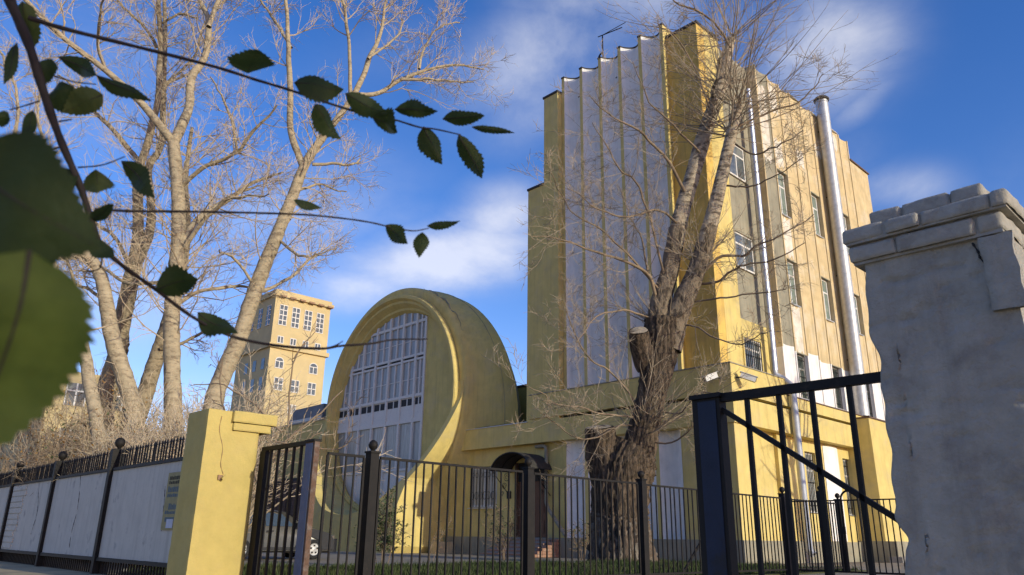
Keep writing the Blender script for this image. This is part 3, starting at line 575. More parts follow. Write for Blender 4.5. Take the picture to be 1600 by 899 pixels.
kb = onY(347, 748, 11.22)
obj('hinge_stub', Geo().tubes(np.array([kb+(0, .06, .02), kb+(0, -.05, .0), kb+(.02, -.06, .05)]), np.array([.022, .022, .012]), 8), MT['ygate'], YP)
for pts_ in ([(347, 650), (343, 672), (348, 700), (345, 725), (349, 742)],):
    Pk = smoothline(np.array([onY(x, y, 11.243) for x, y in pts_]), 16); obj('crack', Geo().tubes(Pk, np.full(16, .0035)+.002*np.sin(np.arange(16)*2.3), 5), MT['brickfar'], YP)
obj('hinge_plate', rough_box(kb[0]-.06, kb[0]+.015, 11.225, 11.25, kb[2]-.02, kb[2]+.05, .003, .03, 9), MT['brickfar'], YP)
GP = thing('gate_pillar', (5.0, 1.3, 0), 'grey rendered gate pillar in shade with a crumbling brick cap', 'pillar', 'gate pillars')
g = rough_box(4.6, 5.35, .9, 1.67, -.1, 2.385, .006, .016, 11)
v = g.v[0]; m_ = (v[:, 1] > 1.55); v[m_, 1] += .010*np.sin(v[m_, 2]*7.3)+.006*np.sin(v[m_, 2]*23+1)-.035*np.exp(-((v[m_, 2]-.78)/.05)**2)-.03*np.exp(-((v[m_, 2]-1.78)/.12)**2)-.02*np.exp(-((v[m_, 2]-1.2)/.2)**2)+.012*np.exp(-((v[m_, 2]-.9)/.04)**2)
fr = v[:, 0] < 4.63; yy, zz = v[fr, 1], v[fr, 2]; dsp = np.zeros(len(yy)); rq = np.random.default_rng(8)
for k in range(28):                                           # courses, gouges and lost skin telegraphing through the render
    z0 = .05+k*.0845; y0 = rq.uniform(.8, 1.7); dsp += rq.uniform(.001, .007)*np.exp(-((zz-z0-.012*np.sin(yy*11+k))/.011)**2)*np.exp(-((yy-y0)/rq.uniform(.08, .3))**2)
for k in range(26):
    y0, z0, a_, b_ = rq.uniform(.9, 1.68), rq.uniform(.5, 2.35), rq.uniform(.02, .09), rq.uniform(.008, .03); q = ((yy-y0+.2*(zz-z0))/a_)**2+((zz-z0)/b_)**2; dsp += rq.uniform(.003, .010)*np.exp(-q**2)
dsp += .006*(1/(1+np.exp(-(zz-1.9-.25*(yy-1.3)-.03*np.sin(yy*23))*160)))*(yy < 1.28); v[fr, 0] += dsp*1.7+rq.normal(0, .0009, len(yy))
obj('shaft', g, MT['pier'], GP, smooth=True)
cy_ = np.array([1.06, 1.04, 1.035, 1.0, .99, .96, .93]); cz_ = np.array([2.36, 2.30, 2.26, 2.2, 2.16, 2.12, 2.09]); obj('crack', Geo().tubes(smoothline(np.stack([0*cy_+4.598, cy_, cz_], 1), 24), np.full(24, .0055)+.003*np.sin(np.arange(24)*2.1), 5), MT['dark'], GP)
def course(z0, z1, y0, y1, x0, x1, cuts, seed):
    r = random.Random(seed); ys = [y1]+[y1-(y1-y0)*c for c in cuts]+[y0]
    for k in range(len(ys)-1):
        o = r.uniform(-.012, .012); obj('brick', rough_box(x0+o, 4.97, ys[k+1]+.0015, ys[k]-.0015, z0+r.uniform(0, .006), z1-r.uniform(0, .010), .010, .016, seed*10+k, .008), MT['pierbrick'], GP, smooth=True)
    for k in range(2): obj('brick', rough_box(4.975, x1, y0+(y1-y0)*k/2+.004, y0+(y1-y0)*(k+1)/2-.004, z0, z1-.008, .010, .02, seed*10+8+k, .008), MT['pierbrick'], GP, smooth=True)
box('mortar_core', MT['pier'], GP, 4.578, 5.385, .90, 1.708, 2.38, 2.505); box('mortar_core', MT['pier'], GP, 4.545, 5.41, .855, 1.728, 2.506, 2.602); box('mortar_core', MT['pier'], GP, 4.64, 5.33, .977, 1.585, 2.603, 2.70)
course(2.385, 2.505, .885, 1.725, 4.56, 5.4, (.33, .84), 1); course(2.507, 2.612, .835, 1.745, 4.525, 5.43, (.28, .50, .9), 2); course(2.612, 2.72, .96, 1.60, 4.62, 5.35, (.30, .72), 3)
obj('loose_render', rough_box(4.572, 4.61, .86, 1.02, 1.95, 2.37, .012, .04, 31), MT['pier'], GP, smooth=True)

# ------------------------------------------------------------ gate panels
def gate(name, X, ya, yb, zt, label, bars, blue, diag=None, post=None, edge=None, bw=.030, pt=.045):
    T = thing(name, (X, (ya+yb)/2, 0), label, 'gate panel', 'iron gate panels')
    box('top_rail', MT['metal'], T, X-.03, X+.03, yb, ya, zt-.06, zt); box('bottom_rail', MT['metal'], T, X-.025, X+.025, yb, ya, .12, .18)
    me = Geo().box(-bw/2, bw/2, -bw/2, bw/2, .18, zt-.062).mesh('bar')
    for y in bars: inst('bar', me, MT['metal'], T, (X, y, 0))
    y0, y1, m = post
    p = obj('post', Geo().box(X-pt, X+pt, y0, y1, -.1, zt-.03), MT['metal'] if m == 'n' else MT['rust'], T)
    obj('painted_face', Geo().box(X-pt-.006, X-pt-.0005, y0+(.03 if m == 'n' else 0.05), y1-.05 if m == 'n' else y1, -.1, zt-.05), blue, p)
    box('post_cap', MT['metal'], p, X-pt-.02, X+pt+.02, y0-.012, y1+.012, zt-.028, zt+.004)
    if edge: box('hinge_stile', MT['metal'], T, X-.05, X+.05, edge[0], edge[1], .05, zt-.065)
    if diag: obj('brace', Geo().obox(diag[0], diag[1], .034, .03, (1, 0, 0)), MT['metal'], T)
    return T
gate('gate_panel', 4.93, 2.9, 1.69, 1.775, 'near black gate panel with a diagonal brace and broad dark blue post', (2.70, 2.46, 2.225, 1.975), MT['bluepost'], ((4.93, 2.9, 1.66), (4.93, 1.66, .80)), (2.895, 3.125, 'n'))
gate('gate_panel', 5.52, 11.22, 9.86, 2.03, 'far black gate panel beside the yellow pillar with a faded blue and rusty post', (10.95, 10.72, 10.49, 10.26, 10.05), MT['bluepost2'], None, (9.62, 9.86, 'f'), (11.05, 11.22), .035, .04)

# ------------------------------------------------------------ white street wall with iron posts, spikes and a foot rail of balusters
SW = thing('street_wall', (5.05, 20, 0), 'long white street wall in black iron frame topped by spikes', 'wall')
WY = [12.0, 16.55, 20.5, 24.45, 28.4, 32.3]
for a, b in zip(WY[:-1], WY[1:]):
    obj('wall_panel', rough_box(5.02, 5.14, a+.06, b-.06, .30, 1.90, .006, .12, int(a*7)), MT['whitewall'], SW, smooth=False)
    box('top_rail', MT['metal'], SW, 4.99, 5.17, a, b, 1.902, 1.96); box('foot_rail', MT['metal'], SW, 4.98, 5.17, a, b, .235, .298)
spm = Geo().box(-.012, .012, -.012, .012, 1.96, 2.27).add(np.array([(-.02, -.02, 2.27), (.02, -.02, 2.27), (.02, .02, 2.27), (-.02, .02, 2.27), (0, 0, 2.36)]), np.array([(0, 1, 4), (1, 2, 4), (2, 3, 4), (3, 0, 4)])).mesh('spike')
blm = Geo().box(-.014, .014, -.014, .014, .0, .235).mesh('baluster')
k = 0
for y in np.arange(12.1, 27.5, .135):
    o = inst('spike', spm, MT['metal'], SW, (5.08, y, 0)); o.rotation_euler = (random.gauss(0, .008), 0, 0); inst('baluster', blm, MT['metal'], SW, (5.08, y+.03, 0))
for y in WY[1:]:
    p = box('post', MT['metal'], SW, 4.95, 5.2, y-.07, y+.07, -.05, 2.33)
    obj('ball', Geo().lathe((5.075, y, 2.33), [(.03, 0), (.04, .03), (.085, .07), (.10, .13), (.085, .19), (.04, .225), (.0, .235)], 12), MT['metal'], p, smooth=True)
for k in range(11):                                           # bricks laid bare beside a post
    z = .34+k*.142; y1 = 24.3-.03*k*0; wd_ = 1.35-.045*(10-k)+.1*math.sin(k*2.2)
    obj('brick', rough_box(5.0, 5.03, y1-wd_, y1, z, z+.115, .006, .07, 50+k), MT['whitewall'], SW)
for pts_ in ([(126, 742), (124, 770), (120, 800), (112, 830), (108, 856)], [(258, 760), (255, 800), (252, 830)], [(60, 765), (58, 800), (48, 835)]):
    Pk = smoothline(np.array([onX(x, y, 5.012) for x, y in pts_]), 24); obj('crack', Geo().tubes(Pk, np.abs(.0015+.005*np.sin(np.arange(24)*2.7+len(pts_))), 5), MT['darkedge'], SW)
PO = thing('notice', (5.0, 13.25, 0), 'faded yellow paper notice with blue print beside the yellow pillar', 'notice')
yp0, yp1 = 12.78, 13.52
box('sheet', MT['poster'], PO, 5.0, 5.006, yp0, yp1, .80, 1.72)
rr = random.Random(3)
for (z, h, m) in ((1.60, .06, 'ink'), (1.53, .05, 'ink'), (1.40, .09, 'inkblue'), (1.32, .05, 'inkblue'), (1.12, .09, 'inkblue'), (1.05, .05, 'inkblue')):
    y = yp1-.08-(.12 if h == .09 and z < 1.2 else 0)
    while y > yp0+.1:
        w_ = rr.uniform(.03, .07); box('letter', MT[m], PO, 4.997, 4.9995, y-w_, y, z, z+h*rr.uniform(.8, 1.1)); y -= w_+.018
box('print_block', MT['inkblue'], PO, 4.997, 4.9995, 13.0, 13.4, .93, 1.0); box('white_slip', MT['paper'], PO, 4.992, 4.9965, 13.03, 13.3, .83, .97)

# ------------------------------------------------------------ iron garden fence
FY = 9.45; KF = 9.45/8.7
IF = thing('iron_fence', (12, FY, 0), 'long black iron bar fence with square posts in front of the lawn', 'fence')
PX = [x*KF for x in (5.83, 8.78, 11.75, 14.75, 17.15, 20.1)]
bm = Geo().box(-.011, .011, -.011, .011, .12, 1.82).mesh('bar')
def span(a, b, z):
    box('top_rail', MT['metal'], IF, a, b, FY-.018, FY+.018, z-.035, z); box('bottom_rail', MT['metal'], IF, a, b, FY-.018, FY+.018, .1, .14)
    n_ = int(round((b-a)/.162))
    for q in range(1, n_): inst('bar', bm, MT['metal'], IF, (a+(b-a)*q/n_+random.gauss(0, .004), FY, 0)).rotation_euler = (0, random.gauss(0, .0035), random.uniform(-.2, .2))
    for c in (a, b): box('stile', MT['metal'], IF, c-.016, c+.016, FY-.016, FY+.016, .1, z-.036)
span(5.6, PX[0]-.14, 1.85)
for i, (a, b) in enumerate(zip(PX[:-1], PX[1:])): span(a+.14, b-.14, 1.853-.012*i)
for i, x in enumerate(PX):
    p = box('post', MT['metal'], IF, x-.07, x+.07, FY-.07, FY+.07, -.05, 1.89)
    box('post_cap', MT['metal'], p, x-.085, x+.085, FY-.085, FY+.085, 1.892, 1.92)
    obj('ball', Geo().lathe((x, FY, 1.92), [(.025, 0), (.03, .02), (.06, .05), (.07, .09), (.055, .135), (.02, .16), (0, .163)], 12), MT['metal'], p, smooth=True)
obj('prop', Geo().obox((14.3, FY+.16, .12), (15.85, FY+.16, 1.40), .03, .05), MT['metal'], IF)
WF = thing('wicket_fence', (18.62, 8.2, 0), 'short black bar fence with an arched wicket gate near the buttress', 'fence')
def wspan(a, b, z):
    box('top_rail', MT['metal'], WF, 18.605, 18.635, b, a, z-.03, z); box('bottom_rail', MT['metal'], WF, 18.605, 18.635, b, a, .1, .14)
    n_ = int(round((a-b)/.14))
    for q in range(1, n_): inst('bar', bm2, MT['metal'], WF, (18.62, a+(b-a)*q/n_, 0))
bm2 = Geo().box(-.011, .011, -.011, .011, .12, 1.70).mesh('bar')
wspan(9.3, 8.56, 1.73); wspan(8.38, 6.6, 1.73)
p = box('post', MT['metal'], WF, 18.55, 18.69, 8.4, 8.54, -.05, 1.95); obj('ball', Geo().lathe((18.62, 8.47, 1.95), [(.02, 0), (.055, .05), (.06, .08), (.0, .14)], 10), MT['metal'], p, smooth=True)
q = np.linspace(0, math.pi, 13)
obj('gate_arch', Geo().tubes(np.concatenate([[(18.56, 7.98, .1)], np.stack([0*q+18.56, 7.76+.2*np.cos(q), 1.73+.2*np.sin(q)], 1), [(18.56, 7.54, .1)]]), np.full(15, .025), 6), MT['metal'], WF, smooth=True)
box('lock_box', MT['metal'], WF, 18.52, 18.58, 7.93, 8.05, .95, 1.12)

# ------------------------------------------------------------ the fire tower and far houses
FT = thing('fire_tower', (52, 104, 0), 'distant square yellow tower with rows of white windows behind the leaning poplar', 'tower')
fy = 99.0
box('wall', MT['firey'], FT, 47.9, 56.9, fy, 108, 26.6, 33.6); box('wall', MT['firey'], FT, 47.95, 56.85, fy+.05, 109.5, 0, 26.0)
box('cornice', MT['firey'], FT, 47.6, 57.2, fy-.35, 108.3, 26.0, 26.6); box('cornice', MT['firey'], FT, 47.55, 57.25, fy-.4, 108.4, 33.604, 34.1); box('parapet', MT['firey'], FT, 47.8, 57.0, fy-.15, 108, 34.104, 34.6)
for k in range(6): box('cornice_block', MT['brickfar'], FT, 48.4+k*1.55, 49.3+k*1.55, fy-.6, fy-.41, 33.5, 33.75)
def fwin(x0, x1, z0, z1, nx, nz, arch=False, y=fy):
    w = box('window', MT['dark'], FT, x0, x1, y-.004, y+.2, z0, z1)
    f = Geo().box(x0-.08, x0, y-.08, y-.01, z0, z1).box(x1, x1+.08, y-.08, y-.01, z0, z1).box(x0, x1, y-.08, y-.01, z1-.08, z1+.02).box(x0, x1, y-.08, y-.01, z0, z0+.1)
    for k in range(1, nx): a = x0+(x1-x0)*k/nx; f.box(a-.06, a+.06, y-.075, y-.01, z0+.1, z1-.08)
    for k in range(1, nz): a = z0+(z1-z0)*k/nz; f.box(x0, x1, y-.07, y-.012, a-.06, a+.06)
    obj('frame', f, MT['frame'], w); box('pane', MT['glass'], w, x0, x1, y-.04, y-.03, z0, z1)
    if arch:
        q = np.linspace(0, math.pi, 11); c, r = (x0+x1)/2, (x1-x0)/2
        obj('arch', Geo().prism([(c+(r+.08)*math.cos(t), z1+(r+.08)*math.sin(t)*.9) for t in q], 1, y-.06, y-.002), MT['frame'], w); obj('arch_pane', Geo().prism([(c+(r-.04)*math.cos(t), z1+.04+(r-.08)*math.sin(t)*.9) for t in q], 1, y-.08, y-.061), MT['glass'], w)
for k in range(4): fwin(48.75+k*2.0, 49.85+k*2.0, 29.4, 32.45, 2, 4); fwin(48.9+k*2.0, 49.7+k*2.0, 26.75, 27.8, 2, 1)
fwin(49.0, 50.15, 23.15, 24.2, 2, 1, True, fy+.05); fwin(54.4, 55.6, 23.15, 24.2, 2, 1, True, fy+.05)
for x in (49.15, 51.7, 54.4): fwin(x, x+1.2, 20.05, 21.85, 2, 2, False, fy+.05)
for x in (51.65,): fwin(x, x+1.1, 17, 18.3, 2, 1, False, fy+.05)
for k in range(3):
    y0 = 100+k*2.6
    w = box('window', MT['glass'], FT, 47.86, 47.897, y0, y0+1.2, 29.4, 32.4); f = Geo().box(47.8, 47.858, y0+.55, y0+.65, 29.4, 32.4)
    for q in range(5): f.box(47.805, 47.857, y0, y0+1.2, 29.4+q*.73, 29.5+q*.73)
    obj('frame', f, MT['frame'], w)
    w = box('window', MT['glass'], FT, 47.9, 47.947, y0+.2, y0+1.2, 20, 21.9); w = box('window', MT['glass'], FT, 47.9, 47.947, y0+.2, y0+1.2, 23, 24.6)
def house(name, x0, x1, y0, y1, h, label, m, wins, roof=True):
    T = thing(name, ((x0+x1)/2, (y0+y1)/2, 0), label, 'building'); box('wall', m, T, x0, x1, y0, y1, -.1, h)
    if roof: obj('roof', Geo().prism([(y0-.4, h+.004), (y1+.4, h+.004), ((y0+y1)/2, h+2.2)], 0, x0-.4, x1+.4), MT['roofgrey'], T)
    for (x, z) in wins:
        w = box('window', MT['glass'], T, x, x+1.2, y0-.03, y0-.002, z, z+1.6); f = Geo().box(x-.08, x, y0-.08, y0-.03, z, z+1.6).box(x+1.2, x+1.28, y0-.08, y0-.03, z, z+1.6).box(x+.55, x+.65, y0-.08, y0-.03, z, z+1.6).box(x, x+1.2, y0-.079, y0-.031, z+1.0, z+1.1); obj('frame', f, MT['frame'], w)
    return T
house('yellow_house', 13.2, 18.6, 60, 72, 11.6, 'bright yellow house glimpsed between the poplar trunks beyond the wall', MT['firey'], [(14.3, 9.2), (14.4, 6.0), (16.8, 9.2), (16.8, 6.0)], False)
house('brick_house', 14.0, 15.9, 45, 56, 6.2, 'low brown brick house behind the poplars', MT['brickfar'], [], False)
house('garden_shed', 4.5, 13, 70, 78, 4.6, 'long dim shed beyond the wall under the near leaves', MT['brickfar'], [])

# ------------------------------------------------------------ parked car
CA = thing('parked_car', (12.6, 24.6, 0), 'silver grey hatchback with black bumper parked behind the far gate panel', 'car')
xs0 = 10.55                                                    # rear; front at +4.15
prof = [(0, .55), (.02, .95), (.12, 1.05), (.35, 1.42), (.75, 1.52), (1.7, 1.55), (2.25, 1.47), (2.95, 1.02), (3.3, .96), (3.85, .84), (4.1, .66), (4.14, .45), (4.08, .24), (3.9, .2), (.2, .22), (.03, .35)]
def half(z): return .84 if z < .95 else .84-(z-.95)*.38
y_mid = 24.6; g = Geo(); PR = np.array(prof); nP = len(prof)
ring_ = [[(xs0+x, y_mid+s*half(z)*(1-.06*max(0, (x-3.3))/.8*1.2-(.05 if x < .15 else 0)), z) for x, z in prof+[prof[0]]] for s in (-1, -.93, -.5, 0, .5, .93, 1)]
R_ = np.array(ring_); R_[[0, 6], :, 2] = np.clip(R_[[0, 6], :, 2], .26, 1.49); g.grid(R_.transpose(1, 0, 2))
for k in (0, 6): g.f.append(np.array([[i*7+k for i in range(nP)]])+g.n-7*(nP+1))
obj('body', g, MT['carpaint'], CA, smooth=True)
ys = y_mid-.845
def sidepoly(name, pts, m, par, off=.012, t=.02):
    G = Geo(); n = len(pts); fr = [(xs0+x, y_mid-half(z)-off, z) for x, z in pts]; bk = [(a, b+t, c) for a, b, c in fr]
    G.add(fr+bk, [(i, (i+1) % n, (i+1) % n+n, i+n) for i in range(n)]); G.f.append(np.array([list(range(n))])+G.n-2*n); return obj(name, G, m, par)
sidepoly('side_window', [(.55, 1.02), (1.45, 1.02), (1.45, 1.44), (.8, 1.42)], MT['carglass'], CA); sidepoly('side_window', [(1.53, 1.02), (2.55, 1.02), (2.12, 1.40), (1.53, 1.44)], MT['carglass'], CA)
G = Geo().add([(xs0+2.30, y_mid-.60, 1.45), (xs0+2.30, y_mid+.60, 1.45), (xs0+2.97, y_mid+.74, 1.03), (xs0+2.97, y_mid-.74, 1.03)], np.array([(0, 1, 2, 3)])); obj('windscreen', G, MT['carglass'], CA).location.z += .03
sidepoly('front_wing', [(2.9, .98), (3.3, .95), (3.85, .83), (4.06, .62), (4.06, .3), (3.62, .3), (3.5, .6), (3.2, .7), (2.95, .6), (2.82, .3), (2.6, .3)], MT['carblack'], CA, .014, .03)
obj('bumper', rough_box(xs0+3.92, xs0+4.2, y_mid-.80, y_mid+.8, .22, .66, .004, .1, 71), MT['carblack'], CA, smooth=True)
sidepoly('door_seam', [(1.48, .35), (1.51, .35), (1.51, 1.0), (1.48, 1.0)], MT['carblack'], CA); sidepoly('sill_strip', [(.95, .3), (2.6, .3), (2.6, .38), (.95, .38)], MT['carblack'], CA)
sidepoly('handle', [(1.58, .84), (1.8, .84), (1.8, .89), (1.58, .89)], MT['carblack'], CA, .03); box('mirror', MT['carblack'], CA, xs0+2.55, xs0+2.7, ys-.14, ys-.01, .98, 1.13)
obj('headlight', rough_box(xs0+3.86, xs0+4.08, y_mid-.80, y_mid-.5, .62, .76, .003, .05, 73), MT['carglass'], CA)
for x in (.78, 3.33):
    for s in (-1, 1):
        yy = y_mid+s*.76; q = np.linspace(0, 2*math.pi, 25); G = Geo()
        G.grid([[(xs0+x+r*math.cos(t), yy+s*d, .31+r*math.sin(t)) for t in q] for r, d in ((.2, .09), (.22, .105), (.29, .105), (.31, .08), (.31, -.08), (.2, -.08))]); w = obj('wheel', G, MT['tyre'], CA, smooth=True)
        G = Geo(); G.grid([[(xs0+x+r*math.cos(t), yy+s*d, .31+r*math.sin(t)) for t in q] for r, d in ((.2, .085), (.19, .06), (.17, .055), (.0, .085))]); rim = obj('rim', G, MT['zinc'], w, smooth=True)
        for q5 in range(5): t = q5*1.2566+.3; box('rim_slot', MT['dark'], w, xs0+x+.12*math.cos(t)-.028, xs0+x+.12*math.cos(t)+.028, min(yy+s*.062, yy+s*.09), max(yy+s*.062, yy+s*.09), .31+.12*math.sin(t)-.028, .31+.12*math.sin(t)+.028)

# ------------------------------------------------------------ trees
def grow(start, d, length, r0, r1, S_, wig, up):
    N = len(start); P = np.empty((N, S_, 3)); P[:, 0] = start; d = d/np.linalg.norm(d, axis=1, keepdims=True)
    for k in range(1, S_):
        d = d+RNG.normal(0, wig, (N, 3))+np.array([0, 0, up]); d /= np.linalg.norm(d, axis=1, keepdims=True); P[:, k] = P[:, k-1]+d*(length/(S_-1))[:, None]
    t = np.linspace(0, 1, S_)[None]; R = r0[:, None]*(1-t)+r1[:, None]*t; return P, R
def spawn(P, R, n, t0, t1, ang, lmul, rmul, lmin, lmax):
    N, S_ = P.shape[:2]; L_ = np.linalg.norm(np.diff(P, axis=1), axis=2).sum(1)
    idx = np.repeat(np.arange(N), n); t = RNG.uniform(t0, t1, len(idx))*(S_-1); i = np.minimum(t.astype(int), S_-2); f = (t-i)[:, None]
    st = P[idx, i]*(1-f)+P[idx, i+1]*f; dr = P[idx, i+1]-P[idx, i]; dr /= np.linalg.norm(dr, axis=1, keepdims=True)+1e-9
    pr = np.cross(dr, RNG.normal(0, 1, dr.shape)); pr /= np.linalg.norm(pr, axis=1, keepdims=True)+1e-9
    a = RNG.uniform(ang[0], ang[1], len(idx))[:, None]; d = dr*np.cos(a)+pr*np.sin(a)
    ln = np.clip(L_[idx]*lmul*RNG.uniform(.5, 1.25, len(idx))*(1.15-.5*t/(S_-1)), lmin, lmax); r = np.clip((R[idx, i]*(1-f[:, 0])+R[idx, i+1]*f[:, 0])*rmul, .007, 1)
    return st, d, ln, r
def limb(px, h, w, drift=0, n=14, k=9, ground=False):          # traced limb: pixels, horizontal distance, pixel widths
    P = np.array([atH(x, y, h+drift*(i/max(1, len(px)-1))**1.2) for i, (x, y) in enumerate(px)])
    if ground: P[0, 2] = -.1
    Q = smoothline(P, n)
    if w[0] < 15: Q[1:] += np.cumsum(RNG.normal(0, .05, (n-1, 3)), 0)*np.linspace(.3, 1, n-1)[:, None]
    Q = Q; R = np.interp(np.linspace(0, len(px)-1, n), np.arange(len(px)), w)*h/F/2*1.02
    return Q, R
def bark_tube(g, P, R, k=14, rough=.06, seed=0):
    r = np.random.default_rng(seed); n_ = max(8, int(np.linalg.norm(np.diff(P, axis=0), axis=1).sum()/.22)); t = np.linspace(0, len(P)-1, n_)
    P2 = smoothline(P, n_); R2 = np.interp(t, np.arange(len(P)), R)
    g.tubes(P2, R2*(1+r.normal(0, rough*.4, n_)), k); v = g.v[-1].reshape(n_, k, 3); c = P2[:, None]; v += (v-c)*r.normal(0, rough, (n_, k))[..., None]; g.v[-1] = v.reshape(-1, 3)
def crown_of(limbs, dens, cap_r=.03, lv=(7, 7, 5), lens=((1.4, 4.4), (.7, 2.0), (.35, 1.0)), up=(.06, .04, .02), t0=.2):
    g = Geo(); allP = []
    for P, R in limbs:
        Ln = np.linalg.norm(np.diff(P, axis=0), axis=1).sum(); n1 = max(2, int(Ln*dens))
        st, d, ln, r = spawn(P[None], R[None], n1, t0, 1., (.5, 1.25), .45, .42, *lens[0]); P1, R1_ = grow(st, d, ln, np.minimum(r, cap_r), np.full(len(st), .006), 8, .16, up[0]); g.tubes(P1, R1_, 4)
        st, d, ln, r = spawn(P1, R1_, lv[1], .15, 1., (.4, 1.1), .45, .7, *lens[1]); P2, R2_ = grow(st, d, ln, np.clip(r, .007, .014), np.full(len(st), .0045), 6, .15, up[1]); g.tubes(P2, R2_, 3)
        st, d, ln, r = spawn(P2, R2_, lv[2], .1, 1., (.35, 1.0), .5, .8, *lens[2]); P3, R3_ = grow(st, d, ln, np.full(len(st), .0065), np.full(len(st), .0035), 4, .14, up[2]); g.tubes(P3, R3_, 3); allP.append(P3)
    return g, allP
def traced_tree(name, base_px, h, label, cat, group, trunk, limbs, barkm, twigm, dens=2.0, **kw):
    b = atH(*base_px, h); T = thing(name, (b[0], b[1], 0), label, cat, group)
    g = Geo(); L_ = []
    for i, (px, w, dr) in enumerate(trunk): P, R = limb(px, h, w, dr, 16, ground=(i == 0)); bark_tube(g, P, R, 14, .035, i); L_.append((P[5:], R[5:]))
    obj('trunk', g, barkm, T, smooth=True)
    for i, (px, w, dr) in enumerate(limbs):
        P, R = limb(px, h, w, dr, 14); g = Geo(); bark_tube(g, P, R, 9, .05, 40+i); L_.append((P, R)); obj('branch', g, barkm, T, smooth=True)
    g, tp = crown_of(L_, dens, **kw); c = obj('crown', g, twigm, T); c['kind'] = 'stuff'; return T, tp
PG = 'bare poplars behind the street wall'
traced_tree('poplar_tree', (270, 872), 27, 'pale forked poplar with the straightest trunk, centre of the group behind the white wall', 'tree', PG,
 [([(268, 872), (269, 700), (271, 656), (269, 567), (269, 478), (278, 389), (278, 300), (271, 222)], [34, 27, 26, 25, 24, 23, 22, 19], 0),
  ([(271, 225), (285, 195), (296, 165), (299, 122), (320, 90), (326, 38), (318, 12), (300, -25), (285, -90)], [17, 16, 15, 14, 12, 11, 9, 8, 4], 1.5),
  ([(271, 225), (255, 203), (215, 155), (165, 110), (100, 60), (40, 0), (0, -50)], [15, 14, 12, 10, 9, 8, 5], -2)],
 [([(285, 380), (310, 345), (360, 310), (400, 280), (440, 262)], [11, 10, 8, 6, 3], 2), ([(283, 292), (320, 260), (370, 235), (400, 200), (430, 160)], [8, 7, 6, 5, 3], -2), ([(370, 235), (358, 165), (330, 120)], [5, 4, 2], -2), ([(326, 42), (345, -10), (370, -70)], [9, 8, 5], 1),
  ([(283, 395), (318, 345), (354, 313), (389, 313), (430, 318)], [8, 7, 6, 4, 2], -2), ([(270, 480), (310, 455), (365, 445), (395, 443)], [7, 6, 5, 3], 2), ([(165, 110), (150, 60), (160, 0)], [6, 5, 3], -3), ([(268, 440), (200, 445), (150, 420), (120, 415)], [7, 6, 4, 3], 2)],
 MT['poplar'], MT['twig'], 2.3)
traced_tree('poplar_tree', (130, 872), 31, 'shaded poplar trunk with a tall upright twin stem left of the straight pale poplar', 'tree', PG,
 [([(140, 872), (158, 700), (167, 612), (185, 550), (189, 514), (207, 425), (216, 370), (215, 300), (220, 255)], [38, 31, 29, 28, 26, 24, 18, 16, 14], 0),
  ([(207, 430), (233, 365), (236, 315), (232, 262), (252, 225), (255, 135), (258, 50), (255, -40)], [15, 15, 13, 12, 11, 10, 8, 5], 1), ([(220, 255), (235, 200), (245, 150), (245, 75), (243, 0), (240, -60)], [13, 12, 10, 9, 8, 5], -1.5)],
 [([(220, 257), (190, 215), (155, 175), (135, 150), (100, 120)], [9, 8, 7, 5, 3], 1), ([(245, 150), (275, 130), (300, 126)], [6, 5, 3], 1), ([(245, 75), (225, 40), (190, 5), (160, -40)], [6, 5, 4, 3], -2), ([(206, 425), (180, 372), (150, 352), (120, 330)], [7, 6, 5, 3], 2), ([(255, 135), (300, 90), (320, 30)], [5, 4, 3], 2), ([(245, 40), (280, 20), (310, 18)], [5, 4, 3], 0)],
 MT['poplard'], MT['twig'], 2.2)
traced_tree('poplar_tree', (215, 872), 26, 'poplar with a sinuous trunk leaning left over the white wall', 'tree', PG,
 [([(216, 872), (211, 700), (207, 638), (193, 585), (176, 532), (167, 478), (158, 434), (140, 403), (117, 372), (80, 320), (40, 262), (10, 215)], [32, 27, 26, 25, 24, 22, 19, 16, 14, 11, 9, 6], -1),
  ([(158, 434), (140, 400), (75, 395), (42, 357), (10, 300), (-20, 240)], [12, 13, 11, 10, 8, 5], 2)],
 [([(60, 290), (72, 230), (60, 170), (70, 110)], [6, 5, 4, 3], 1), ([(20, 230), (30, 160), (14, 100), (0, 60)], [6, 5, 4, 3], 0), ([(45, 360), (30, 300), (40, 240)], [6, 5, 3], 0), ([(165, 470), (130, 440), (90, 430)], [6, 5, 3], 1)],
 MT['poplar'], MT['twig'], 2.5)
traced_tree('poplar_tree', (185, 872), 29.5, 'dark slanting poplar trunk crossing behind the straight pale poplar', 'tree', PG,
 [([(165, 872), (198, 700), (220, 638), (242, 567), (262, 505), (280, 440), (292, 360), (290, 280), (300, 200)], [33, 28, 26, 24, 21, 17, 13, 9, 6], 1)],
 [([(250, 545), (300, 530), (350, 500)], [6, 5, 3], 1), ([(292, 360), (330, 320), (380, 290)], [7, 5, 3], 2)], MT['poplard'], MT['twig'], 2.2)
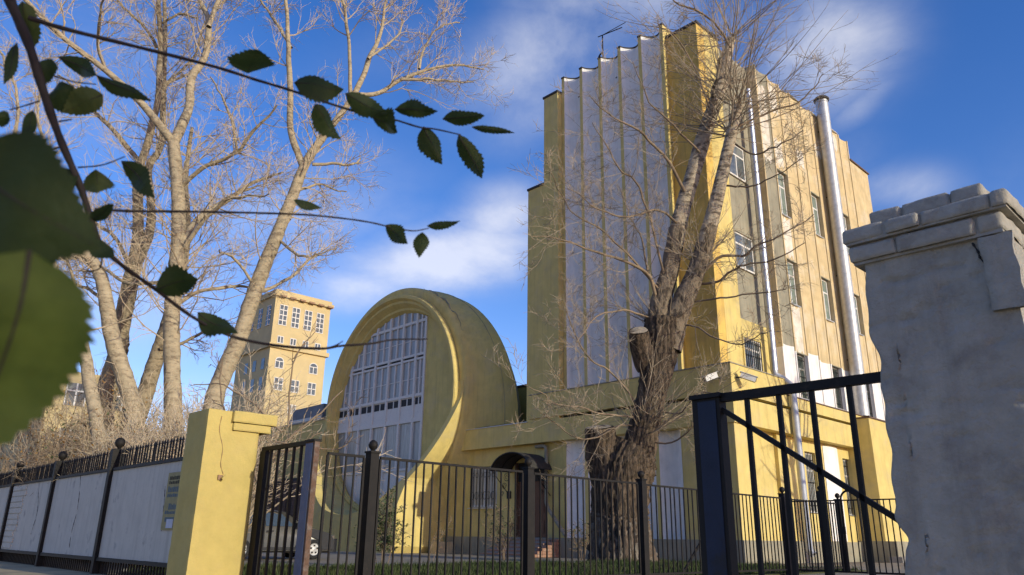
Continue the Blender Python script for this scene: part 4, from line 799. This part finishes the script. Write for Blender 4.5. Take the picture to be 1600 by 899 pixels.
traced_tree('poplar_tree', (290, 872), 27.5, 'poplar leaning far right across the distant yellow tower', 'tree', PG,
 [([(278, 872), (331, 640), (349, 585), (376, 523), (400, 449), (430, 375), (460, 300), (475, 260), (495, 228), (520, 193)], [34, 28, 27, 25, 24, 21, 18, 16, 14, 12], 0),
  ([(520, 195), (555, 145), (575, 92), (590, 55), (600, 10), (610, -50)], [11, 10, 9, 7, 5, 3], 1.5), ([(474, 262), (452, 200), (455, 130), (455, 75), (452, 0), (448, -60)], [12, 11, 10, 8, 6, 4], -1.5)],
 [([(556, 148), (590, 145), (625, 122), (680, 100), (730, 93), (765, 92)], [9, 8, 7, 5, 4, 2], 2), ([(625, 124), (680, 127), (748, 128)], [6, 4, 2], 1), ([(655, 108), (665, 75), (690, 45), (715, 35)], [5, 4, 3, 2], 1), ([(488, 257), (520, 258), (550, 265), (565, 252)], [6, 5, 4, 3], 1), ([(548, 150), (545, 65), (535, 0), (530, -50)], [7, 6, 5, 3], -1),
  ([(432, 372), (470, 400), (505, 395)], [5, 4, 2], -1), ([(455, 75), (430, 30), (400, -20)], [6, 5, 3], 1), ([(575, 92), (615, 60), (630, 30)], [5, 4, 2], 2), ([(395, 460), (450, 440), (490, 410), (530, 400)], [6, 5, 4, 2], 2), ([(460, 300), (500, 290), (530, 300)], [5, 4, 2], 2), ([(400, 452), (360, 400), (330, 390)], [5, 4, 2], -2)],
 MT['poplar'], MT['twig'], 2.3)
traced_tree('poplar_tree', (150, 872), 23.5, 'shorter poplar trunk beside the leaf edge, leftmost of those behind the wall', 'tree', PG,
 [([(170, 872), (156, 705), (148, 640), (140, 600), (132, 550), (112, 480), (85, 420), (60, 370), (30, 330)], [26, 21, 20, 19, 18, 15, 12, 10, 6], 0)],
 [([(135, 565), (100, 520), (60, 500)], [6, 5, 3], 1), ([(112, 480), (115, 430), (100, 390)], [6, 5, 3], -1)], MT['poplar'], MT['twig'], 2.3)
# thicket behind the wall: each bush its own
def bush(name, x, y, h, n, label, twigm, leafm=None, leaves=0, group=None, spread=.5, wig=.12):
    T = thing(name, (x, y, 0), label, 'bush', group); a = RNG.uniform(0, 6.28, n); rr_ = RNG.uniform(0, .25, n)*h*.4
    st = np.stack([x+rr_*np.cos(a), y+rr_*np.sin(a), np.zeros(n)], 1); d = np.stack([np.cos(a)*spread*RNG.uniform(.2, 1, n), np.sin(a)*spread*RNG.uniform(.2, 1, n), np.ones(n)], 1)
    P, R = grow(st, d, h*RNG.uniform(.7, 1.1, n), np.full(n, .006*h+.004), np.full(n, .005), 9, wig, .01); g = Geo().tubes(P, R, 4); obj('stems', g, twigm, T)['kind'] = 'stuff'
    st, d, ln, r = spawn(P, R, 12 if h > 3 else 9, .2, 1, (.4, 1.1), .3, .6, .15*h, .5*h); P2, R2_ = grow(st, d, ln, np.clip(r, .005, .011), np.full(len(st), .004), 6, .15, .02); g = Geo().tubes(P2, R2_, 3)
    st, d, ln, r = spawn(P2, R2_, 4, .2, 1, (.4, 1.1), .5, .7, .08*h, .25*h); P3, R3_ = grow(st, d, ln, np.full(len(st), .006), np.full(len(st), .0035), 4, .15, .02); g.tubes(P3, R3_, 3); obj('twigs', g, twigm, T)['kind'] = 'stuff'
    if leaves:
        Q = P3.reshape(-1, 3)[RNG.integers(0, P3.shape[0]*4, leaves)]; s = (.045*(h/2.)**.3 if leaves < 1000 else .036); u = RNG.normal(0, 1, (leaves, 3)); u /= np.linalg.norm(u, axis=1, keepdims=True); w = np.cross(u, RNG.normal(0, 1, (leaves, 3))); w /= np.linalg.norm(w, axis=1, keepdims=True)
        v = np.stack([Q, Q+u*s+w*s*.45, Q+u*s*2.1, Q+u*s-w*s*.45], 1); obj('leaves', Geo().add(v.reshape(-1, 3), np.arange(leaves*4).reshape(-1, 4)), leafm, T)['kind'] = 'stuff'
    return T
TG = 'bushes behind the street wall'
bush('bare_bush', 8.2, 27, 4.6, 44, 'tangled bush with last green leaves below the big leaf', MT['twigd'], MT['greenleaf'], 900, TG)
bush('bare_bush', 6.6, 22.5, 3.4, 40, 'orange tinged bush rising over the spikes at the far left of the wall', MT['twigd'], MT['orange'], 500, TG)
bush('bare_bush', 7.0, 19.5, 3.5, 40, 'leafless straw coloured bush just behind the second ball post', MT['twig'], None, 0, TG)
bush('bare_bush', 7.0, 16.0, 3.9, 44, 'leafless twiggy bush against the yellow pillar behind the wall spikes', MT['twig'], None, 0, TG)
bush('bare_bush', 9.4, 24, 4.2, 40, 'straw coloured bush between the poplar trunks', MT['twig'], MT['orange'], 120, TG)
bush('bare_bush', 6.2, 27.5, 3.2, 40, 'brown thicket under the yellow green leaf at the left edge', MT['twigd'], MT['orange'], 400, TG)
bush('bare_bush', 8.8, 30, 5.6, 46, 'tall brown thicket against the distant yellow house', MT['twig'], MT['orange'], 500, TG)
bush('bare_bush', 10.2, 29, 5.0, 46, 'tall straw thicket between the pale straight poplar and the pillar', MT['twig'], None, 0, TG)
bush('bare_bush', 10.6, 25.6, 4.4, 40, 'thicket of thin stems beside the right leaning poplar', MT['twigd'], None, 0, TG)
bush('bare_bush', 7.8, 32, 5.8, 46, 'tall reddish thicket under the tip of the largest leaf', MT['twigd'], MT['orange'], 900, TG)
# arching leafless sapling over the car, between pillar and round hall
traced_tree('bare_sapling', (395, 880), 15.5, 'dark leafless sapling leaning over the far gate panel', 'tree', None,
 [([(392, 880), (400, 790), (408, 735), (430, 690), (450, 665), (480, 640), (520, 600)], [5, 5, 4.5, 4, 3.5, 3, 1.5], 1)], [([(412, 728), (440, 700), (470, 680), (505, 655)], [3, 3, 2.5, 1.5], 0), ([(404, 760), (380, 700), (365, 650), (372, 590)], [4, 3, 3, 1.5], 0), ([(440, 675), (400, 640), (350, 620), (300, 640)], [3, 3, 2, 1.5], .5), ([(450, 668), (455, 600), (470, 540), (490, 500)], [3, 2.5, 2, 1], 0), ([(430, 690), (500, 700), (545, 690), (560, 640)], [2.5, 2, 2, 1], 0)], MT['twigd'], MT['twigd'], 1.0, lens=((.5, 1.6), (.3, .8), (.15, .4)), cap_r=.012, lv=(5, 4, 2))

# ------------------------------------------------------------ the massive old tree before the office
HB = 27.0; bb = atH(968, 876, HB)
BT = thing('old_tree', (bb[0], bb[1], 0), 'massive old tree with a furrowed whitewashed trunk and topped stems before the office', 'tree')
def furrow(P, R, k, amp, seed, kk=7, n_=None, squash=None):
    r = np.random.default_rng(seed); n_ = n_ or int(np.linalg.norm(np.diff(P, axis=0), axis=1).sum()/.13); t = np.linspace(0, len(P)-1, n_); P2 = smoothline(P, n_); R2 = np.interp(t, np.arange(len(P)), R)
    g = Geo().tubes(P2, R2, k); v = g.v[-1].reshape(n_, k, 3); c = P2[:, None]; a = np.arange(k)*2*math.pi/k; z = np.arange(n_)[:, None]*.13
    d = 0
    for q in range(7):
        m = int(r.integers(kk, kk*4)); d = d+np.abs(np.sin(a[None]*m/2+r.uniform(0, 6.28)+np.sin(z*r.uniform(.5, 1.6)+r.uniform(0, 6))*1.3+z*r.normal(0, .25)))*r.uniform(.4, 1)
    d = d/7-.42; lump = sum(np.sin(a[None]*m+r.uniform(0, 6)+z*r.normal(0, .9))*(.05/m**.5) for m in (1, 2, 3, 5))
    v += (v-c)*(d*amp+lump+r.normal(0, amp*.16, (n_, k)))[..., None]; g.v[-1] = v.reshape(-1, 3); return g
def LB(px, w, dr=0, n=14): return limb(px, HB, w, dr, n)
P0, R0 = LB([(968, 890), (968, 876), (968, 840), (967, 800), (968, 755), (978, 725), (990, 700)], [104, 92, 80, 75, 80, 84, 70], 0, 14)
obj('trunk', furrow(P0, R0, 128, .34, 1, 13), MT['barkbig'], BT, smooth=True)
Pq, Rq = LB([(970, 889), (969, 876), (968, 840), (967, 812), (967, 806)], [102, 91, 80.5, 76, 75], 0, 8)
gl = furrow(Pq, Rq*1.012, 128, .37, 1, 13, n_=22); obj('limewash', gl, MT['limew'], BT, smooth=True)
P1, R1b = LB([(985, 745), (996, 712), (1006, 670), (1018, 620), (1028, 570), (1034, 530), (1036, 500)], [58, 48, 42, 41, 47, 56, 54], 0, 14)
obj('main_stem', furrow(P1, R1b, 96, .28, 2, 10), MT['barkbig'], BT, smooth=True)
P2, R2b = LB([(960, 755), (945, 725), (939, 695), (936, 668)], [58, 50, 44, 42], -.4, 8)
sb = obj('sawn_limb', furrow(P2, R2b, 80, .28, 3, 10), MT['barkbig'], BT, smooth=True)
def sawn(c, d, r, par, name='sawn_face'):
    d = d/np.linalg.norm(d); u = np.cross(d, (0, 0, 1.)); u = u/np.linalg.norm(u) if np.linalg.norm(u) > .1 else np.array([1., 0, 0]); w = np.cross(d, u); q = np.linspace(0, 2*math.pi, 17)[:-1]
    obj(name, Geo().grid([[c+d*(.02+.05*(1-k))+(u*math.cos(t)+w*math.sin(t))*r*k*(1+.08*math.sin(3*t)) for t in list(q)+[q[0]]] for k in (0.01, .5, .98)]), MT['barkup'], par)
sawn(P2[-1], P2[-1]-P2[-2], R2b[-1]*.95, sb); 
P3, R3b = LB([(1012, 575), (1002, 545), (998, 517)], [34, 32, 30], -.7, 6); sb2 = obj('sawn_limb', furrow(P3, R3b, 40, .2, 4), MT['barkbig'], BT, smooth=True); sawn(P3[-1], P3[-1]-P3[-2], R3b[-1]*.95, sb2)
P4, R4 = LB([(1032, 535), (1030, 490), (1038, 450), (1047, 420), (1062, 340), (1085, 265), (1103, 205), (1120, 150), (1132, 108), (1142, 62)], [40, 33, 29, 27, 26, 26, 25, 23, 20, 17], .6, 20)
obj('middle_stem', furrow(P4[:9], R4[:9]*1.01, 56, .22, 15, 9), MT['barkmid'], BT, smooth=True)
s1 = obj('upper_stem', furrow(P4[7:], R4[7:], 40, .13, 5), MT['barkup'], BT, smooth=True); sawn(P4[-1], P4[-1]-P4[-2], R4[-1]*.95, s1)
P5, R5 = LB([(1042, 545), (1054, 505), (1070, 465), (1086, 430), (1105, 370), (1120, 310), (1133, 250), (1146, 195), (1152, 165)], [42, 34, 31, 28, 26, 23, 20, 18, 15], -.9, 20)
obj('middle_stem', furrow(P5[:11], R5[:11]*1.01, 56, .22, 16, 9), MT['barkmid'], BT, smooth=True)
s2 = obj('upper_stem', furrow(P5[9:], R5[9:], 40, .13, 6), MT['barkup'], BT, smooth=True); sawn(P5[-1], P5[-1]-P5[-2], R5[-1]*.95, s2)
LM = []
for i, (px, w, dr) in enumerate([([(1070, 300), (1045, 255), (1015, 225), (990, 205), (950, 185), (910, 160)], [10, 9, 7, 6, 4, 2], -3), ([(1026, 470), (1012, 432), (970, 410), (925, 395), (880, 380), (832, 370)], [10, 9, 7, 6, 4, 2], -3), ([(1014, 436), (1002, 375), (985, 330), (975, 280)], [6, 5, 4, 2], 1),
  ([(1100, 425), (1127, 400), (1157, 401), (1177, 386), (1210, 375), (1260, 339)], [8, 8, 7, 6, 4, 2], -2), ([(1082, 445), (1121, 439), (1143, 420), (1171, 406), (1216, 397), (1260, 370)], [7, 7, 6, 5, 4, 2], -3), ([(1072, 474), (1100, 470), (1130, 470), (1185, 467), (1243, 472)], [6, 5, 5, 4, 2], -2), ([(1056, 510), (1085, 510), (1115, 525), (1160, 530), (1200, 520)], [6, 5, 4, 3, 2], -3),
  ([(1142, 75), (1120, 45), (1090, 28), (1060, 22), (1030, 5)], [8, 7, 6, 5, 3], -1), ([(1150, 200), (1195, 180), (1240, 167), (1272, 139), (1285, 115)], [7, 6, 5, 3, 2], -1), ([(1040, 440), (1000, 300), (960, 250), (930, 190)], [7, 6, 4, 2], -3), ([(1035, 460), (960, 370), (900, 330), (880, 280)], [6, 5, 3, 2], -4), ([(1000, 640), (960, 590), (915, 560), (880, 480), (870, 430)], [6, 5, 4, 3, 2], -2.5), ([(1003, 655), (960, 650), (900, 630), (850, 600)], [6, 5, 4, 2], -3),
  ([(1000, 670), (965, 665), (900, 690), (850, 660)], [5, 4, 3, 2], -2), ([(1020, 640), (1060, 645), (1090, 610), (1130, 600)], [5, 4, 3, 2], -3), ([(1012, 690), (1050, 690), (1085, 670)], [5, 4, 2], -2), ([(1060, 350), (1030, 330), (990, 340), (940, 330), (890, 300)], [7, 6, 5, 4, 2], -3), ([(1095, 240), (1060, 200), (1010, 150), (980, 90)], [7, 6, 4, 2], -2), ([(1140, 220), (1180, 240), (1220, 230), (1265, 200)], [7, 5, 4, 2], -3),
  ([(1112, 180), (1095, 120), (1060, 70), (1020, 40)], [6, 5, 4, 2], -1), ([(1125, 290), (1170, 290), (1215, 265), (1255, 235)], [6, 5, 3, 2], -3), ([(1030, 500), (985, 490), (930, 500), (890, 540)], [6, 5, 4, 2], -3), ([(1105, 200), (1116, 140), (1124, 90)], [13, 11, 8], -2)]):
    P, R = LB(px, [q*.6 for q in w], dr, 18); g = Geo(); bark_tube(g, P, R, 8, .05, 80+i); obj('branch', g, MT['barkup'] if i == 22 else MT['twigd'], BT, smooth=True); LM.append((P, R))
g, tp = crown_of(LM, 2.3, cap_r=.017, lv=(6, 6, 4), lens=((1.0, 3.6), (.5, 1.7), (.3, .9)), up=(.05, .04, .02), t0=.15); 
# bunches of straight young shoots from the topped stems
for c, n_, ln, sp in ((P4[-1], 24, 5.4, 1.1), (P5[-1], 26, 5.8, 1.4), (P5[-4], 24, 5.2, 1.6), (P4[-4], 22, 4.8, 1.5), (P4[-7], 22, 4.2, 1.6), (P1[-2], 20, 3.2, 1.3), (P1[4], 26, 3.4, 1.4), (P5[8], 26, 3.2, 1.2)):
    d = np.stack([RNG.normal(0, sp, n_), RNG.normal(0, sp, n_), np.abs(RNG.normal(1, .25, n_))], 1); P, R = grow(np.repeat(c[None], n_, 0)+RNG.normal(0, .16, (n_, 3)), d, ln*RNG.uniform(.5, 1.1, n_), np.full(n_, .026), np.full(n_, .006), 9, .07, .03); g.tubes(P, R, 4)
    st, d, l2, r = spawn(P, R, 7, .15, 1, (.35, .9), .3, .6, .4, 1.6); Pa, Ra = grow(st, d, l2, np.clip(r, .006, .012), np.full(len(st), .0045), 6, .1, .04); g.tubes(Pa, Ra, 3)
    st, d, l2, r = spawn(Pa, Ra, 2, .2, 1, (.35, .9), .4, .8, .2, .7); Pb, Rb = grow(st, d, l2, np.full(len(st), .006), np.full(len(st), .0035), 4, .1, .02); g.tubes(Pb, Rb, 3)
obj('crown', g, MT['twigm'], BT)['kind'] = 'stuff'
# saplings and shrubs on the lawn
GG = 'small shrubs on the lawn behind the iron fence'
bush('lawn_shrub', *atH(598, 876, 21)[:2], 1.75, 9, 'dark leafy shrub in front of the round hall, nearest the far gate post', MT['twigd'], MT['greenleaf'], 2000, GG, .22)
bush('lawn_shrub', 20.2, 21.2, 1.9, 10, 'thin shrub with sparse leaves by the entrance steps', MT['twigd'], MT['greenleaf'], 260, GG, .25)
bush('lawn_shrub', 23.4, 20.2, 1.5, 9, 'small sparse shrub left of the massive old trunk', MT['twigd'], MT['greenleaf'], 220, GG, .3)
bush('lawn_shrub', *atH(673, 865, 27)[:2], 1.5, 2, 'spindly leafless seedling before the lit foot of the collar', MT['twigd'], None, 0, GG, .3)

# ------------------------------------------------------------ elm twig hanging in front of the camera
EB = thing('elm_branch', tuple(at(100, 225, .95)), 'dark elm branch with serrated leaves hanging close to the camera', 'branch')
def twig(px, d, w, name='twig'):
    d = d if isinstance(d, (list, tuple)) else [d]*len(px)
    P = np.array([at(x, y, dd) for (x, y), dd in zip(px, d)]); n = max(8, len(px)*4); Q = smoothline(P, n); dd = np.interp(np.linspace(0, len(px)-1, n), np.arange(len(px)), d)
    R = np.interp(np.linspace(0, len(px)-1, n), np.arange(len(px)), w)*dd/F/2; R = R*(1+.10*np.sin(np.arange(n)*1.9)); return obj(name, Geo().tubes(Q, R, 8), MT['stem'], EB, smooth=True)
twig([(8, -30), (15, 0), (45, 70), (70, 150), (95, 220), (125, 290), (150, 365), (165, 392), (200, 422), (240, 450), (300, 495), (360, 525), (430, 540), (500, 545), (530, 541), (580, 537), (615, 531), (668, 530)], [.85]*8+[.87, .89, .92, .95, .98, 1, 1.02, 1.03, 1.04, 1.05], [17, 17, 15, 14, 12, 11, 9, 8, 7, 6, 5.5, 5, 4.6, 4.2, 4, 3.2, 2.6, 2], 'main_stem')
p0 = at(8, -30, .85); bq = smoothline(np.array([p0, p0+(-.12, -.05, .35), (-.5, -.6, 2.3), (-.7, -2.6, 3.5), (-.6, -5.0, 4.2), (-.5, -6.6, 4.4)]), 30)
obj('bough', Geo().tubes(bq, np.linspace(.0062, .05, 30), 8), MT['stem'], EB, smooth=True)
twig([(45, 28), (100, 45), (200, 70), (330, 103), (400, 125), (450, 140), (515, 162), (575, 180), (615, 187), (655, 199), (680, 202), (720, 211)], [.85, .86, .88, .9, .92, .94, .96, .98, 1, 1, 1.01, 1.02], [8, 7, 6, 5, 4.6, 4.2, 4, 3.6, 3.2, 3, 2.6, 2])
twig([(148, 327), (200, 330), (300, 331), (400, 333), (480, 336), (540, 342), (580, 348), (610, 355), (645, 361), (670, 357)], [.85, .86, .88, .9, .92, .94, .95, .96, .97, .98], [5, 4.4, 4, 3.6, 3.2, 3, 2.8, 2.5, 2.2, 1.6])
for px in ([(82, 118), (115, 128), (150, 132)], [(62, 158), (40, 165), (15, 172)], [(92, 190), (112, 187)], [(122, 262), (160, 258), (195, 245)], [(95, 230), (70, 235), (45, 235)], [(160, 395), (155, 420), (130, 425)], [(520, 542), (530, 537), (536, 533)], [(155, 415), (165, 425), (170, 440)], [(108, 370), (95, 385), (75, 400)]): twig(px, .86, [2.6, 2.2, 1.6][:len(px)])
def leaf_mesh(Lg, Wd, curl, fold, seed, nseg=11, jag=1.0):
    r = random.Random(seed); P = []; twist = r.uniform(-.7, .7); ts = np.linspace(0, 1, nseg*2+1)
    for i, t in enumerate(ts):
        w = Wd/2*(math.sin(math.pi*min(1, t**.80))**.8)*(1-.30*t**3); w = max(w, 0.0004)
        tooth = 1+(r.uniform(.03, .15)*jag if i % 2 else -r.uniform(.02, .12)*jag)*(1 if 0 < t < 1 else 0); asym = .86+.12*math.sin(t*5+seed); tw = twist*(t-.4)
        z = -curl*t*t*Lg+.05*Lg*math.sin(t*7+seed)*min(1, Wd*30); row = []
        for s in (-1, -.66, -.33, 0, .33, .66, 1):
            a = abs(s)*w*(tooth if abs(s) == 1 else 1)*(asym if s < 0 else 1); fa = fold+(tw if s > 0 else -tw); row.append((t*Lg+(Lg*.022 if abs(s) == 1 and i % 2 and t < .95 else 0), math.copysign(a*math.cos(fa), s) if s else 0, z+a*math.sin(fa)+(.004*Lg*math.sin(i*1.57)*jag**3 if abs(s) in (.33, .66) else 0)))
        P.append(row)
    return np.array(P)
def leaf(bx, by, tx, ty, wpx, d, seed, curl=.12, fold=.25, m='leaf', tilt=None, par=None, d2=None, nseg=11, jag=1.0):
    r = random.Random(seed*7+1); b, t = at(bx, by, d), at(tx, ty, (d2 or d*(1+r.uniform(-.03, .03)))); ax = t-b; Lg = np.linalg.norm(ax); ax /= Lg
    vw = ray((bx+tx)/2, (by+ty)/2); vw = vw/np.linalg.norm(vw); sd = np.cross(vw, ax); sd /= np.linalg.norm(sd); tilt = r.uniform(-.7, .7) if tilt is None else tilt
    nrm = np.cross(ax, sd); sd2 = sd*math.cos(tilt)+nrm*math.sin(tilt); nrm2 = np.cross(ax, sd2); W_ = 1.22*wpx*d/F/max(.35, math.cos(tilt))/math.cos(fold)
    Pm = leaf_mesh(Lg, W_, curl, fold, seed, nseg, jag); tip = Pm[-1, 3]; Q = b+Pm[..., :1]*ax+Pm[..., 1:2]*sd2+(Pm[..., 2:]-Pm[..., :1]/Lg*tip[2])*nrm2
    o = obj('leaf', Geo().grid(Q), MT[m], par or EB, smooth=True)
    rb = Geo().tubes(Q[::3, 3]+nrm2*.0003, np.linspace(.0007, .0002, len(Q[::3]))*Lg/.055, 5); obj('midrib', rb, MT['stem'], o, smooth=True)
    return o
LV = [(388, 116, 404, 78, 56, .92), (460, 127, 537, 140, 36, .94), (492, 163, 533, 218, 30, .95), (540, 147, 605, 178, 30, .96), (583, 183, 621, 207, 30, .97), (617, 171, 684, 174, 24, .98), (662, 197, 691, 257, 31, 1.0), (690, 187, 757, 181, 22, 1.01), (737, 199, 804, 208, 11, 1.02), (717, 211, 753, 279, 28, 1.02),
 (459, 313, 503, 325, 13, .92), (603, 352, 637, 381, 24, .96), (660, 363, 655, 403, 21, .97), (667, 353, 719, 345, 12, .98), (33, 2, 52, 76, 30, .86), (26, 68, 6, 132, 16, .84), (53, 106, 91, 106, 32, .85), (93, 90, 151, 118, 24, .88), (150, 117, 237, 158, 20, .88), (70, 150, 115, 137, 38, .86), (160, 148, 97, 176, 40, .86), (-8, 182, 16, 187, 24, .84), (52, 174, 35, 219, 17, .85), (150, 266, 152, 302, 38, .87), (190, 252, 241, 309, 30, .88), (103, 262, 113, 299, 20, .85), (141, 348, 177, 319, 19, .85), (78, 246, 85, 264, 17, .85), (146, 374, 177, 403, 26, .84), (243, 453, 309, 436, 44, .89), (309, 489, 373, 521, 30, .93)]
for i, (a, b, c, d_, w, dd) in enumerate(LV): leaf(a, b, c, d_, w, dd, i+1, curl=random.uniform(.05, .38), fold=random.uniform(.1, .6), m='leafy' if i in (20, 23, 14) else 'leaf')
# the big out-of-focus leaves nearest the lens
leaf(-80, 250, 155, 388, 190, .30, 51, .06, .12, 'leaf', .15, nseg=20, jag=.4); leaf(-40, 325, 62, 405, 95, .34, 52, .1, .1, 'leafy', .2, nseg=16, jag=.5)
leaf(48, 392, -28, 715, 252, .27, 53, .05, .10, 'leafg', -.25, nseg=17, jag=.8); leaf(-60, 370, 60, 520, 150, .33, 54, .08, .15, 'leaf', .5)
# unseen elm added right of the camera to shade the hanging leaves
EL = thing('shade_elm', (-1.0, -7.0, 0), 'unseen leafy elm added outside the gate to shade the near leaves', 'tree')
P = np.array([(-1.0, -7, -.1), (-1.0, -7, 1.2), (-.8, -6.9, 2.6), (-.6, -6.8, 4.4), (-.5, -6.7, 6)]); g = Geo(); bark_tube(g, P, np.array([.3, .25, .22, .15, .07]), 12, .04, 9); obj('trunk', g, MT['barkbig'], EL, smooth=True)
n_ = 7000; c = RNG.normal(0, 1, (n_, 3)); c /= np.linalg.norm(c, axis=1, keepdims=True); c = c*(RNG.random((n_, 1))**.4)*np.array([2.9, 2.2, 2.0])+np.array([.1, -6.8, 3.9]); c = c[c[:, 2] > 1.4]; n_ = len(c)
u = RNG.normal(0, 1, (n_, 3)); u /= np.linalg.norm(u, axis=1, keepdims=True); w = np.cross(u, RNG.normal(0, 1, (n_, 3))); w /= np.linalg.norm(w, axis=1, keepdims=True); s = .06
obj('crown', Geo().add(np.stack([c, c+u*s+w*s*.6, c+u*s*2.2, c+u*s-w*s*.6], 1).reshape(-1, 3), np.arange(n_*4).reshape(-1, 4)), MT['leafy'], EL)['kind'] = 'stuff'
# a bare street tree right of the picture whose boughs throw their shadow on the sunlit side wall
RT = thing('bare_tree', (32, 2.5, 0), 'leafless street tree by the side road', 'tree')
tk = np.array([(32, 2.5, -.1), (32, 2.5, 3), (31.8, 2.6, 6), (31.6, 2.6, 9), (31.5, 2.6, 12)]); g = Geo(); bark_tube(g, tk, np.array([.3, .25, .2, .14, .06]), 10, .03, 3); obj('trunk', g, MT['barkbig'], RT, smooth=True)
LM = [(tk, np.array([.3, .25, .2, .14, .06]))]; st, d, ln, r = spawn(tk[None], np.array([[.3, .25, .2, .14, .06]]), 9, .45, .95, (.5, 1), .45, .5, 3, 5); Pb, Rb = grow(st, d, ln, np.minimum(r, .09), np.full(9, .02), 8, .1, .06); g = Geo().tubes(Pb, Rb, 6); obj('branches', g, MT['barkbig'], RT)['kind'] = 'stuff'
g, _ = crown_of([(Pb[i], Rb[i]) for i in range(9)], 1.4, lv=(5, 3, 2)); obj('crown', g, MT['twigd'], RT)['kind'] = 'stuff'
